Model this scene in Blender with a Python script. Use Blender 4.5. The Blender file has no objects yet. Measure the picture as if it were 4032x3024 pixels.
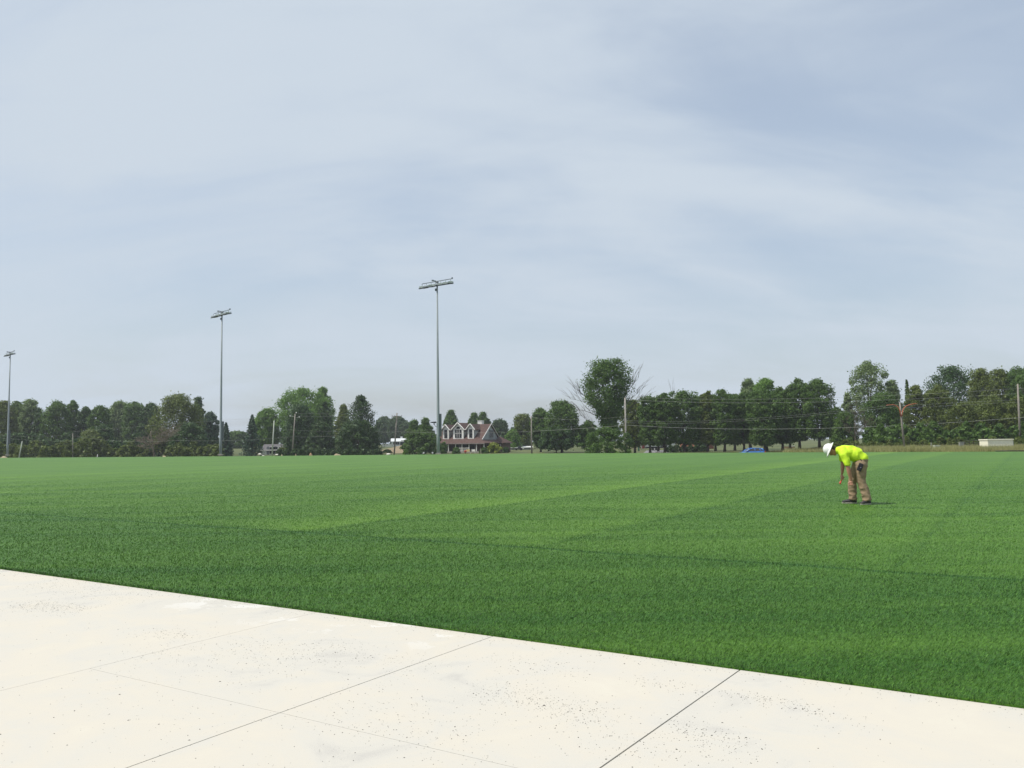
import bpy, math, random
import numpy as np
from mathutils import Matrix, Vector, Euler, noise as mnoise
R = math.radians
SC = bpy.context.scene
COL = SC.collection

# ------------------------------------------------------------------ camera
CAM_H = 1.5
FPX = 3264.0                       # focal length in pixels of the 4032 wide photograph
cd = bpy.data.cameras.new('camera'); cam = bpy.data.objects.new('camera', cd); COL.objects.link(cam)
cd.sensor_width = 36.0; cd.lens = 36.0 * FPX / 4032.0; cd.clip_start = 0.05; cd.clip_end = 6000
CM = Matrix.Translation((0, 0, CAM_H)) @ Euler((R(90 + 3.94), 0, 0)).to_matrix().to_4x4() @ Matrix.Rotation(R(-0.75), 4, 'Z')
cam.matrix_world = CM
SC.camera = cam
CR = CM.to_3x3()
def ray(px, py):
    return CR @ Vector(((px - 2016) / FPX, -(py - 1512) / FPX, -1))
def at(px, py, D):                 # the world point seen at a photo pixel, D metres ahead
    d = ray(px, py); return Vector((d.x / d.y * D, D, CAM_H + d.z / d.y * D))
def gp(px, py, z=0.0):             # ground point under a photo pixel
    d = ray(px, py); t = (z - CAM_H) / d.z; return Vector((d.x * t, d.y * t, z))

# ------------------------------------------------------------------ light
SUN_EL, SUN_AZ = 58.0, -100.0      # azimuth in degrees from +Y (ahead), negative = left
sdir = Vector((math.sin(R(SUN_AZ)) * math.cos(R(SUN_EL)), math.cos(R(SUN_AZ)) * math.cos(R(SUN_EL)), math.sin(R(SUN_EL))))
sl = bpy.data.lights.new('sun', 'SUN'); sun = bpy.data.objects.new('sun', sl); COL.objects.link(sun)
sl.energy = 4.2; sl.angle = R(0.6); sl.color = (1.0, 0.95, 0.86)
sun.rotation_euler = (-sdir).to_track_quat('-Z', 'Y').to_euler()
sun.location = (0, 0, 60)

W = bpy.data.worlds.new('World'); SC.world = W; W.use_nodes = True
nt = W.node_tree; N = nt.nodes; L = nt.links; N.clear()
def nn(tree, typ, **kw):
    n = tree.nodes.new(typ)
    for k, v in kw.items():
        if k[0] == '_': setattr(n, k[1:], v)
        else: n.inputs[k.replace('__', ' ')].default_value = v
    return n
out = nn(nt, 'ShaderNodeOutputWorld')
sky = nn(nt, 'ShaderNodeTexSky', _sky_type='NISHITA', _sun_disc=False, _sun_elevation=R(SUN_EL), _sun_rotation=R(SUN_AZ),
         _air_density=1.1, _dust_density=3.0, _ozone_density=1.0, _altitude=200)
bg1 = nn(nt, 'ShaderNodeBackground', Strength=0.15); L.new(sky.outputs[0], bg1.inputs[0])
tc = nn(nt, 'ShaderNodeTexCoord')
sep = nn(nt, 'ShaderNodeSeparateXYZ'); L.new(tc.outputs['Generated'], sep.inputs[0])
def mth(tree, op, a, b=None, clamp=False):
    m = tree.nodes.new('ShaderNodeMath'); m.operation = op; m.use_clamp = clamp
    for i, v in enumerate((a, b)):
        if v is None: continue
        if isinstance(v, (int, float)): m.inputs[i].default_value = v
        else: tree.links.new(v, m.inputs[i])
    return m.outputs[0]
zz = mth(nt, 'ADD', mth(nt, 'MAXIMUM', sep.outputs[2], 0.0), 0.36)
cx_ = mth(nt, 'DIVIDE', sep.outputs[0], zz); cy_ = mth(nt, 'DIVIDE', sep.outputs[1], zz)
cmb = nn(nt, 'ShaderNodeCombineXYZ'); L.new(cx_, cmb.inputs[0]); L.new(cy_, cmb.inputs[1])
mp = nn(nt, 'ShaderNodeMapping'); mp.inputs['Rotation'].default_value = (0, 0, R(38)); mp.inputs['Scale'].default_value = (0.9, 2.0, 1); mp.inputs['Location'].default_value = (3.1, 1.7, 0)
L.new(cmb.outputs[0], mp.inputs[0])
n1 = nn(nt, 'ShaderNodeTexNoise', Scale=0.95, Detail=5.0, Roughness=0.5, Distortion=0.9); L.new(mp.outputs[0], n1.inputs[0])
n2 = nn(nt, 'ShaderNodeTexNoise', Scale=0.5, Detail=3.0, Roughness=0.5); L.new(cmb.outputs[0], n2.inputs[0])
cl = mth(nt, 'ADD', mth(nt, 'MULTIPLY', mth(nt, 'SUBTRACT', n1.outputs[0], 0.10), 0.80), mth(nt, 'MULTIPLY', n2.outputs[0], 0.55))
cl = mth(nt, 'SUBTRACT', cl, mth(nt, 'MULTIPLY', sep.outputs[0], 0.06))   # thicker veil toward the sun
mr = nn(nt, 'ShaderNodeMapRange'); mr.interpolation_type = 'SMOOTHSTEP'
mr.inputs['From Min'].default_value = 0.36; mr.inputs['From Max'].default_value = 0.74
mr.inputs['To Min'].default_value = 0.50; mr.inputs['To Max'].default_value = 1.0
# fine fibrous wisps laid over the broad veil
mp3 = nn(nt, 'ShaderNodeMapping'); mp3.inputs['Rotation'].default_value = (0, 0, R(-40)); mp3.inputs['Scale'].default_value = (1.0, 2.6, 1); mp3.inputs['Location'].default_value = (0.4, 2.2, 0)
L.new(cmb.outputs[0], mp3.inputs[0]); n3 = nn(nt, 'ShaderNodeTexNoise', Scale=1.3, Detail=7.0, Roughness=0.58, Distortion=1.4); L.new(mp3.outputs[0], n3.inputs[0])
cl = mth(nt, 'ADD', cl, mth(nt, 'MULTIPLY', mth(nt, 'SUBTRACT', n3.outputs[0], 0.5), 0.38))
L.new(cl, mr.inputs[0])
bg2 = nn(nt, 'ShaderNodeBackground', Color=(0.610, 0.690, 0.780, 1), Strength=1.0)
mx = nn(nt, 'ShaderNodeMixShader'); L.new(mr.outputs[0], mx.inputs[0]); L.new(bg1.outputs[0], mx.inputs[1]); L.new(bg2.outputs[0], mx.inputs[2])
L.new(mx.outputs[0], out.inputs[0])

SC.view_settings.view_transform = 'Standard'; SC.view_settings.look = 'None'
SC.view_settings.exposure = 0.0; SC.view_settings.gamma = 1.0
SC.cycles.max_bounces = 6; SC.cycles.diffuse_bounces = 3; SC.cycles.transparent_max_bounces = 8; SC.cycles.volume_bounces = 0

# ------------------------------------------------------------------ helpers
def tag(o, label=None, cat=None, group=None, kind=None):
    if label: o['label'] = label
    if cat: o['category'] = cat
    if group: o['group'] = group
    if kind: o['kind'] = kind
    return o
def empty(name, loc, rz=0.0, label=None, cat=None, group=None):
    o = bpy.data.objects.new(name, None); COL.objects.link(o); o.location = loc; o.rotation_euler = (0, 0, rz); o.empty_display_size = 0.3
    return tag(o, label, cat, group)
def link(name, me, mat=None, parent=None, loc=None):
    o = bpy.data.objects.new(name, me); COL.objects.link(o)
    if mat is not None and len(me.materials) == 0: me.materials.append(mat)
    if parent is not None: o.parent = parent
    if loc is not None: o.location = loc
    return o
def np_mesh(name, V, F):           # V (n,3), F (m,k) all faces of the same size
    me = bpy.data.meshes.new(name); V = np.asarray(V, np.float32); F = np.asarray(F, np.int32)
    k = F.shape[1]; me.vertices.add(len(V)); me.vertices.foreach_set('co', V.ravel())
    me.loops.add(F.size); me.loops.foreach_set('vertex_index', F.ravel())
    me.polygons.add(len(F)); me.polygons.foreach_set('loop_start', np.arange(0, F.size, k, dtype=np.int32))
    me.update(calc_edges=True); me.validate(); return me
class MB:
    def __init__(s): s.v = []; s.f = []
    def add(s, vs, fs, T=None):
        b = len(s.v)
        for p in vs:
            p = Vector(p); s.v.append(tuple(T @ p) if T else tuple(p))
        for f in fs: s.f.append(tuple(b + i for i in f))
        return s
    def box(s, c, d, T=None, taper=1.0):
        x, y, z = d[0] / 2, d[1] / 2, d[2] / 2; t = taper; cx, cy, cz = c
        vs = [(cx - x, cy - y, cz - z), (cx + x, cy - y, cz - z), (cx + x, cy + y, cz - z), (cx - x, cy + y, cz - z),
              (cx - x * t, cy - y * t, cz + z), (cx + x * t, cy - y * t, cz + z), (cx + x * t, cy + y * t, cz + z), (cx - x * t, cy + y * t, cz + z)]
        return s.add(vs, [(0, 3, 2, 1), (4, 5, 6, 7), (0, 1, 5, 4), (1, 2, 6, 5), (2, 3, 7, 6), (3, 0, 4, 7)], T)
    def tube(s, pts, rads, n=8, cap=True, T=None, sy=1.0):
        pts = [Vector(p) for p in pts]; vs = []; fs = []
        for i, p in enumerate(pts):
            a = pts[max(i - 1, 0)]; b = pts[min(i + 1, len(pts) - 1)]; d = (b - a)
            if d.length < 1e-9: d = Vector((0, 0, 1))
            d.normalize(); u = d.cross(Vector((0, 1, 0)))
            if u.length < 1e-3: u = d.cross(Vector((1, 0, 0)))
            u.normalize(); w = d.cross(u)
            for k in range(n):
                q = 2 * math.pi * k / n; vs.append(p + (u * math.cos(q) + w * math.sin(q) * sy) * rads[i])
        for i in range(len(pts) - 1):
            for k in range(n):
                a = i * n + k; b = i * n + (k + 1) % n; fs.append((a, b, b + n, a + n))
        if cap: fs.append(tuple(range(n))[::-1]); fs.append(tuple(range((len(pts) - 1) * n, len(pts) * n)))
        return s.add(vs, fs, T)
    def ball(s, c, r, T=None, nu=12, nv=8):
        r = (r, r, r) if isinstance(r, (int, float)) else r; vs = [(0, 0, -1)]; fs = []
        for j in range(1, nv):
            a = math.pi * j / nv - math.pi / 2
            for i in range(nu):
                q = 2 * math.pi * i / nu; vs.append((math.cos(a) * math.cos(q), math.cos(a) * math.sin(q), math.sin(a)))
        vs.append((0, 0, 1)); t = len(vs) - 1
        for i in range(nu):
            fs.append((0, 1 + (i + 1) % nu, 1 + i)); fs.append((t, t - nu + i, t - nu + (i + 1) % nu))
            for j in range(nv - 2):
                a = 1 + j * nu + i; b = 1 + j * nu + (i + 1) % nu; fs.append((a, b, b + nu, a + nu))
        rr = (T.to_3x3() if T else None)
        vs = [Vector((p[0] * r[0], p[1] * r[1], p[2] * r[2])) for p in vs]
        if rr: vs = [rr @ p for p in vs]
        return s.add([p + Vector(c) for p in vs], fs)
    def capsule(s, a, b, ra, rb, sy=1.0, n=12):
        s.ball(a, (ra, ra * sy, ra), nu=n); s.ball(b, (rb, rb * sy, rb), nu=n); s.tube([a, b], [ra, rb], n, sy=sy); return s
    def prism(s, prof, y0, y1, T=None):      # profile in x,z extruded along y
        n = len(prof); vs = [(x, y0, z) for x, z in prof] + [(x, y1, z) for x, z in prof]
        fs = [tuple(range(n)), tuple(range(2 * n - 1, n - 1, -1))] + [(i, i + n, (i + 1) % n + n, (i + 1) % n) for i in range(n)]
        return s.add(vs, fs, T)
    def build(s, name, mat, parent=None, smooth=False, loc=None, bevel=0.0):
        me = bpy.data.meshes.new(name); me.from_pydata(s.v, [], s.f); me.update()
        if smooth: me.polygons.foreach_set('use_smooth', [True] * len(me.polygons))
        o = link(name, me, mat, parent, loc)
        if bevel: b = o.modifiers.new('bevel', 'BEVEL'); b.width = bevel; b.segments = 2; b.limit_method = 'ANGLE'
        return o

# ------------------------------------------------------------------ materials
def mat(name, col, rough=0.6, metal=0.0, var=0.0, vscale=3.0, bump=0.0, bscale=20.0, spec=0.4, coat=0.0, vcol=None, stretch=(1, 1, 1)):
    m = bpy.data.materials.new(name); m.use_nodes = True; t = m.node_tree; p = t.nodes['Principled BSDF']
    p.inputs['Base Color'].default_value = (*col, 1); p.inputs['Roughness'].default_value = rough; p.inputs['Metallic'].default_value = metal
    p.inputs['Specular IOR Level'].default_value = spec; p.inputs['Coat Weight'].default_value = coat
    if var or bump:
        c = nn(t, 'ShaderNodeTexCoord'); mpn = nn(t, 'ShaderNodeMapping'); mpn.inputs['Scale'].default_value = stretch
        t.links.new(c.outputs['Object'], mpn.inputs[0])
    if var:
        n = nn(t, 'ShaderNodeTexNoise', Scale=vscale, Detail=5.0, Roughness=0.6); t.links.new(mpn.outputs[0], n.inputs[0])
        r = nn(t, 'ShaderNodeMapRange'); r.inputs['From Min'].default_value = 0.3; r.inputs['From Max'].default_value = 0.7
        t.links.new(n.outputs[0], r.inputs[0])
        x = nn(t, 'ShaderNodeMix', _data_type='RGBA'); t.links.new(r.outputs[0], x.inputs['Factor'])
        c2 = vcol or tuple(min(1, v * (1 + var)) for v in col); c1 = tuple(v * (1 - var) for v in col)
        x.inputs[6].default_value = (*c1, 1); x.inputs[7].default_value = (*c2, 1); t.links.new(x.outputs[2], p.inputs['Base Color'])
    if bump:
        n = nn(t, 'ShaderNodeTexNoise', Scale=bscale, Detail=4.0); t.links.new(mpn.outputs[0], n.inputs[0])
        b = nn(t, 'ShaderNodeBump', Strength=bump, Distance=0.02); t.links.new(n.outputs[0], b.inputs['Height']); t.links.new(b.outputs[0], p.inputs['Normal'])
    return m
def leaf_mat(name, dark, light, trans=0.3, scale=0.35):
    m = bpy.data.materials.new(name); m.use_nodes = True; t = m.node_tree; t.nodes.clear()
    o = nn(t, 'ShaderNodeOutputMaterial'); g = nn(t, 'ShaderNodeNewGeometry'); tcn = nn(t, 'ShaderNodeTexCoord')
    n = nn(t, 'ShaderNodeTexNoise', Scale=scale, Detail=3.0, Roughness=0.6); t.links.new(tcn.outputs['Object'], n.inputs[0])
    a = mth(t, 'ADD', mth(t, 'MULTIPLY', g.outputs['Random Per Island'], 0.55), mth(t, 'MULTIPLY', n.outputs[0], 1.0))
    a = mth(t, 'SUBTRACT', a, 0.3, True)
    x = nn(t, 'ShaderNodeMix', _data_type='RGBA'); t.links.new(a, x.inputs['Factor']); x.inputs[6].default_value = (*dark, 1); x.inputs[7].default_value = (*light, 1)
    d = nn(t, 'ShaderNodeBsdfPrincipled', Roughness=0.55); d.inputs['Specular IOR Level'].default_value = 0.3
    t.links.new(x.outputs[2], d.inputs['Base Color'])
    tr = nn(t, 'ShaderNodeBsdfTranslucent'); t.links.new(x.outputs[2], tr.inputs[0])
    ms = nn(t, 'ShaderNodeMixShader', Fac=trans); t.links.new(d.outputs[0], ms.inputs[1]); t.links.new(tr.outputs[0], ms.inputs[2])
    t.links.new(ms.outputs[0], o.inputs[0]); return m

# field frame: u runs along the edge of the concrete, v runs across the field
EU = Vector((0.847, -0.531, 0)); EV = Vector((0.531, 0.847, 0)); EDGE0 = gp(1940, 2505)
V_EDGE = EDGE0.dot(EV)

def field_uv(t):                   # sockets for u and v in metres
    g = nn(t, 'ShaderNodeNewGeometry'); d1 = nn(t, 'ShaderNodeVectorMath', _operation='DOT_PRODUCT'); d2 = nn(t, 'ShaderNodeVectorMath', _operation='DOT_PRODUCT')
    t.links.new(g.outputs['Position'], d1.inputs[0]); t.links.new(g.outputs['Position'], d2.inputs[0]); d1.inputs[1].default_value = EU; d2.inputs[1].default_value = EV
    return d1.outputs['Value'], d2.outputs['Value'], g
def turf_mat(name, blades):
    # the rolls of artificial turf: one 4.6 m roll along the concrete, the others laid across the field, the sheen of each roll's leaning pile painted in as tone bands
    m = bpy.data.materials.new(name); m.use_nodes = True; t = m.node_tree; p = t.nodes['Principled BSDF']
    u, v, g = field_uv(t)
    wob = nn(t, 'ShaderNodeTexNoise', Scale=0.5, Detail=2.0); t.links.new(g.outputs['Position'], wob.inputs[0])
    wb = mth(t, 'MULTIPLY', mth(t, 'SUBTRACT', wob.outputs[0], 0.5), 0.30)
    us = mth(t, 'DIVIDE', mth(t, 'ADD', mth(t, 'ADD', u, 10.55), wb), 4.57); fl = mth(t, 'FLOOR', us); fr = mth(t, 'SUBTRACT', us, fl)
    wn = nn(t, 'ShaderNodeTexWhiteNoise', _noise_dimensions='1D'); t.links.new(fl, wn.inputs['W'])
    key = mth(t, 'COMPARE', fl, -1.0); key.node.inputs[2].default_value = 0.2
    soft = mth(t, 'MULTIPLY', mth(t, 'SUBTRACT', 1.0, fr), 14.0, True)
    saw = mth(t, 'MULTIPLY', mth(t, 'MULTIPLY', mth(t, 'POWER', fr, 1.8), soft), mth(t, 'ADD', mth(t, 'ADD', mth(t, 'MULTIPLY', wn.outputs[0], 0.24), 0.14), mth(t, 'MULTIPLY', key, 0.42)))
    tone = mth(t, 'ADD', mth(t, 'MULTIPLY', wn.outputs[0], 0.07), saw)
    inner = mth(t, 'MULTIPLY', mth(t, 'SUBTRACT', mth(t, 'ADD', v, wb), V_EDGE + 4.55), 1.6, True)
    # second, finer sheen striping painted on the far field, and tone blotches in it
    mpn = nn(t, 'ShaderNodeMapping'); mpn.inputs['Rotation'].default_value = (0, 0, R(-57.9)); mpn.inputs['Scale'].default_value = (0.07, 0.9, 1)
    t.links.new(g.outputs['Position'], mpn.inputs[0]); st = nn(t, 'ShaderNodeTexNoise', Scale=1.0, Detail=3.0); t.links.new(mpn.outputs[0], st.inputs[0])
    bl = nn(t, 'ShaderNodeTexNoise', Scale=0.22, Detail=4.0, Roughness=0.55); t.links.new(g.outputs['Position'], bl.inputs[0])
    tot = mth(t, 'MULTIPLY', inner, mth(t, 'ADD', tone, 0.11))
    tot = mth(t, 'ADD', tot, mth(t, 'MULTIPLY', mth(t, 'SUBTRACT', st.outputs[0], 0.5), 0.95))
    tot = mth(t, 'ADD', tot, mth(t, 'MULTIPLY', mth(t, 'SUBTRACT', bl.outputs[0], 0.5), 0.32))
    ln = mth(t, 'LESS_THAN', mth(t, 'ABSOLUTE', mth(t, 'SUBTRACT', mth(t, 'ADD', v, wb), V_EDGE + 4.6)), 0.075)
    tot = mth(t, 'SUBTRACT', tot, mth(t, 'MULTIPLY', ln, 0.40))
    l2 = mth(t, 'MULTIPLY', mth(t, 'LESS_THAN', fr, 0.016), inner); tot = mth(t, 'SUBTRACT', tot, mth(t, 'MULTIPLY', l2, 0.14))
    # shade of a rucked crease, painted dark into the pile colour right of the worker
    sp = nn(t, 'ShaderNodeSeparateXYZ'); t.links.new(g.outputs['Position'], sp.inputs[0]); c0, c1 = gp(3440, 2001), gp(3850, 2007)
    dd = mth(t, 'ABSOLUTE', mth(t, 'SUBTRACT', mth(t, 'SUBTRACT', sp.outputs[1], c0.y), mth(t, 'MULTIPLY', mth(t, 'SUBTRACT', sp.outputs[0], c0.x), (c1.y - c0.y) / (c1.x - c0.x))))
    rk = mth(t, 'MULTIPLY', mth(t, 'MULTIPLY', mth(t, 'LESS_THAN', dd, 0.13), mth(t, 'GREATER_THAN', sp.outputs[0], c0.x)), mth(t, 'LESS_THAN', sp.outputs[0], c1.x))
    nk = nn(t, 'ShaderNodeTexNoise', Scale=1.6, Detail=2.0); t.links.new(g.outputs['Position'], nk.inputs[0]); rk = mth(t, 'MULTIPLY', rk, mth(t, 'MULTIPLY', mth(t, 'SUBTRACT', nk.outputs[0], 0.36), 3.0, True))
    tot = mth(t, 'SUBTRACT', tot, mth(t, 'MULTIPLY', rk, 0.5))
    # shading of creases and combed lines, painted as colour streaks along the edge roll
    mp2 = nn(t, 'ShaderNodeMapping'); mp2.inputs['Rotation'].default_value = (0, 0, R(32.1)); mp2.inputs['Scale'].default_value = (0.10, 1.5, 1)
    t.links.new(g.outputs['Position'], mp2.inputs[0]); s2 = nn(t, 'ShaderNodeTexNoise', Scale=1.0, Detail=4.0); t.links.new(mp2.outputs[0], s2.inputs[0])
    tot = mth(t, 'ADD', tot, mth(t, 'MULTIPLY', mth(t, 'SUBTRACT', s2.outputs[0], 0.5), 0.42))
    if blades:
        tot = mth(t, 'ADD', tot, mth(t, 'MULTIPLY', mth(t, 'SUBTRACT', g.outputs['Random Per Island'], 0.5), 0.50))
        tot = mth(t, 'ADD', tot, mth(t, 'MULTIPLY', mth(t, 'POWER', g.outputs['Random Per Island'], 9.0), 1.1))
    else:
        # the pile itself: clumps of a few centimetres
        for sc, am in ((55.0, 0.9), (16.0, 0.5), (5.0, 0.35)):
            f = nn(t, 'ShaderNodeTexNoise', Scale=sc, Detail=2.0, Roughness=0.7); t.links.new(g.outputs['Position'], f.inputs[0])
            tot = mth(t, 'ADD', tot, mth(t, 'MULTIPLY', mth(t, 'SUBTRACT', f.outputs[0], 0.5), am))
    tot = mth(t, 'ADD', tot, 0.25, True)
    x = nn(t, 'ShaderNodeMix', _data_type='RGBA'); t.links.new(tot, x.inputs['Factor'])
    if blades: x.inputs[6].default_value = (0.022, 0.080, 0.010, 1); x.inputs[7].default_value = (0.150, 0.325, 0.062, 1)
    else: x.inputs[6].default_value = (0.028, 0.102, 0.006, 1); x.inputs[7].default_value = (0.110, 0.222, 0.013, 1)
    t.links.new(x.outputs[2], p.inputs['Base Color']); p.inputs['Roughness'].default_value = 0.55; p.inputs['Specular IOR Level'].default_value = 0.25
    p.inputs['Sheen Weight'].default_value = 0.0; p.inputs['Sheen Roughness'].default_value = 0.5; p.inputs['Sheen Tint'].default_value = (0.5, 0.8, 0.35, 1)
    if not blades:
        f = nn(t, 'ShaderNodeTexNoise', Scale=30.0, Detail=3.0); t.links.new(g.outputs['Position'], f.inputs[0])
        b = nn(t, 'ShaderNodeBump', Strength=0.6, Distance=0.03); t.links.new(f.outputs[0], b.inputs['Height']); t.links.new(b.outputs[0], p.inputs['Normal'])
    else:
        va = nn(t, 'ShaderNodeVectorMath', _operation='MULTIPLY_ADD'); t.links.new(g.outputs['Normal'], va.inputs[0]); va.inputs[1].default_value = (.6, .6, .6); va.inputs[2].default_value = (0, 0, .9)
        vn = nn(t, 'ShaderNodeVectorMath', _operation='NORMALIZE'); t.links.new(va.outputs[0], vn.inputs[0]); t.links.new(vn.outputs[0], p.inputs['Normal'])
        o = [q for q in t.nodes if q.type == 'OUTPUT_MATERIAL'][0]
        tr = nn(t, 'ShaderNodeBsdfTranslucent'); t.links.new(x.outputs[2], tr.inputs[0]); ms = nn(t, 'ShaderNodeMixShader', Fac=0.25)
        t.links.new(p.outputs[0], ms.inputs[1]); t.links.new(tr.outputs[0], ms.inputs[2]); t.links.new(ms.outputs[0], o.inputs[0])
    return m

# ------------------------------------------------------------------ ground, turf, concrete
FAR = [(-400, 262), (-110, 140), (-77, 124), (-33, 107), (0, 99), (25.6, 85), (44.5, 72.5), (60, 64), (110, 36), (400, -120)]
FX = np.array([p[0] for p in FAR]); FY = np.array([p[1] for p in FAR])
def sst(a, b, x): t = np.clip((x - a) / (b - a), 0, 1); return t * t * (3 - 2 * t)
def terr(x, y):                    # height of the land: the field is a raised table, the road beyond lies lower
    x = np.asarray(x, float); y = np.asarray(y, float)
    d = y - np.interp(x, FX, FY); b = x / np.maximum(y, 1.0)
    drop = 1.5 - 1.15 * sst(0.30, 0.42, b)
    z = -0.05 - drop * sst(0.6, 14, d) + sst(150, 360, y) * 1.6 * (1 - sst(0.25, 0.4, b)) 
    return z
def tz(x, y): return float(terr(x, y))
def grid(xs, ys, zf):
    X, Y = np.meshgrid(xs, ys); Z = zf(X, Y); V = np.stack([X, Y, Z], -1).reshape(-1, 3); nx = len(xs); ny = len(ys)
    i = np.arange(nx - 1)[None, :] + nx * np.arange(ny - 1)[:, None]; i = i.ravel(); return V, np.stack([i, i + 1, i + nx + 1, i + nx], 1)
xs = np.concatenate([np.linspace(-900, -260, 12), np.arange(-250, 251, 2.0), np.linspace(260, 900, 12)])
ys = np.concatenate([np.linspace(-400, 30, 10), np.arange(34, 400, 2.0), np.linspace(410, 900, 20)])
V, F = grid(xs, ys, terr)
gm = mat('dry_grass', (0.060, 0.095, 0.022), 0.9, var=0.35, vscale=0.08, vcol=(0.125, 0.135, 0.042), bump=0.6, bscale=1.5)
g0 = link('ground', np_mesh('ground', V, F), gm); tag(g0, kind='structure')

nearL = EDGE0 - EU * 130; nearR = EDGE0 + EU * 70
poly = [(nearL.x, nearL.y), (nearR.x, nearR.y), (90, 47), (60, 64), (44.5, 72.5), (25.6, 85), (0, 99), (-33, 107), (-77, 124), (-110, 140)]
def in_turf(x, y, m=0.0):
    return (x * EV.x + y * EV.y > V_EDGE + m) & (y < np.interp(x, FX, FY) - m)
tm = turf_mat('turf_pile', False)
tb = MB(); tb.add([(x, y, 0.012) for x, y in poly] + [(x, y, -0.2) for x, y in poly],
                  [tuple(range(len(poly)))] + [(i, (i + 1) % len(poly), (i + 1) % len(poly) + len(poly), i + len(poly)) for i in range(len(poly))])
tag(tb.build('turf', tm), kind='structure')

# standing blades of the turf, thinner on the ground and broader with distance
rng = np.random.default_rng(5)
def blades(n, d0, d1):
    r = np.random.default_rng(7); D = d0 * (d1 / d0) ** r.uniform(0, 1, n)
    a = r.uniform(-0.70, 0.70, n); x = D * np.sin(a); y = D * np.cos(a); k = in_turf(x, y, 0.0); x = x[k]; y = y[k]; D = D[k]; n = len(x)
    w = np.maximum(0.0032, 0.00060 * D) * r.uniform(0.7, 1.5, n); h = r.uniform(0.011, 0.027, n) * np.clip(1.22 - D / 52, .10, 1)
    ang = r.uniform(0, 2 * math.pi, n); lean = r.uniform(0.1, 0.8, n) * h; la = r.uniform(0, 2 * math.pi, n)
    dx = np.cos(ang) * w / 2; dy = np.sin(ang) * w / 2; lx = np.cos(la) * lean + 0.010; ly = np.sin(la) * lean - 0.008
    P = np.zeros((n, 3, 3), np.float32)
    P[:, 0] = np.stack([x - dx, y - dy, np.full(n, 0.010)], 1); P[:, 1] = np.stack([x + dx, y + dy, np.full(n, 0.010)], 1)
    P[:, 2] = np.stack([x + lx, y + ly, 0.010 + h], 1); return P.reshape(-1, 3)
def edge_blades(n):                # fringe standing along the cut edge of the turf
    r = np.random.default_rng(17); uu = r.uniform(-26, 8, n); vv = V_EDGE + np.abs(r.normal(0, .02, n)) + .001; x = uu * EU.x + vv * EV.x; y = uu * EU.y + vv * EV.y
    D = np.hypot(x, y); w = np.maximum(.0036, .0008 * D) * r.uniform(.7, 1.4, n); h = r.uniform(.018, .036, n); a = r.uniform(0, 6.28, n); o = r.normal(-.004, .010, n)
    P = np.zeros((n, 3, 3), np.float32); dx = np.cos(a) * w / 2; dy = np.sin(a) * w / 2
    P[:, 0] = np.stack([x - dx, y - dy, np.full(n, .004)], 1); P[:, 1] = np.stack([x + dx, y + dy, np.full(n, .004)], 1)
    P[:, 2] = np.stack([x + EV.x * o + EU.x * r.normal(0, .008, n), y + EV.y * o + EU.y * r.normal(0, .008, n), .004 + h], 1); return P.reshape(-1, 3)
Pv = np.concatenate([blades(1250000, 4.2, 62), edge_blades(17000)])
me = np_mesh('turf_blades', Pv, np.arange(len(Pv)).reshape(-1, 3))
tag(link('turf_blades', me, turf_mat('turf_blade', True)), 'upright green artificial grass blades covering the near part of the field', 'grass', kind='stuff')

# concrete: panels with sawn joints between them, over a dark bed
cm = bpy.data.materials.new('concrete'); cm.use_nodes = True; t = cm.node_tree; p = t.nodes['Principled BSDF']
u, v, g = field_uv(t)
a1 = nn(t, 'ShaderNodeTexNoise', Scale=0.55, Detail=6.0, Roughness=0.6); t.links.new(g.outputs['Position'], a1.inputs[0])
a2 = nn(t, 'ShaderNodeTexNoise', Scale=1.6, Detail=5.0, Roughness=0.65, Distortion=1.2); t.links.new(g.outputs['Position'], a2.inputs[0])
a3 = nn(t, 'ShaderNodeTexNoise', Scale=160.0, Detail=3.0); t.links.new(g.outputs['Position'], a3.inputs[0])
tt = mth(t, 'ADD', mth(t, 'ADD', mth(t, 'MULTIPLY', a1.outputs[0], 0.75), mth(t, 'MULTIPLY', a2.outputs[0], 0.6)), mth(t, 'MULTIPLY', a3.outputs[0], 0.30))
tt = mth(t, 'SUBTRACT', tt, 0.14)
# a little pale grey wear along the joints and the bay tone
tt = mth(t, 'ADD', tt, mth(t, 'MULTIPLY', mth(t, 'GREATER_THAN', u, -3.6), 0.03))
cr = nn(t, 'ShaderNodeValToRGB'); t.links.new(tt, cr.inputs[0]); e = cr.color_ramp.elements
e[0].position = 0.42; e[0].color = (0.395, 0.382, 0.362, 1); e[1].position = 0.92; e[1].color = (0.560, 0.530, 0.455, 1)
q = e.new(0.62); q.color = (0.515, 0.497, 0.450, 1); q = e.new(0.78); q.color = (0.540, 0.506, 0.438, 1)
# cement smears along the edge of the turf
sm = nn(t, 'ShaderNodeTexNoise', Scale=2.2, Detail=7.0, Roughness=0.7); t.links.new(g.outputs['Position'], sm.inputs[0])
near = nn(t, 'ShaderNodeMapRange'); near.inputs['From Min'].default_value = V_EDGE - 0.75; near.inputs['From Max'].default_value = V_EDGE - 0.2
t.links.new(v, near.inputs[0]); ul = mth(t, 'MULTIPLY', mth(t, 'LESS_THAN', u, -3.8), mth(t, 'GREATER_THAN', u, -7.0))
sf = mth(t, 'MULTIPLY', mth(t, 'MULTIPLY', mth(t, 'GREATER_THAN', sm.outputs[0], 0.56), near.outputs[0]), ul)
x = nn(t, 'ShaderNodeMix', _data_type='RGBA'); t.links.new(mth(t, 'MULTIPLY', sf, 0.7), x.inputs['Factor']); t.links.new(cr.outputs[0], x.inputs[6]); x.inputs[7].default_value = (0.61, 0.60, 0.57, 1)
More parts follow.
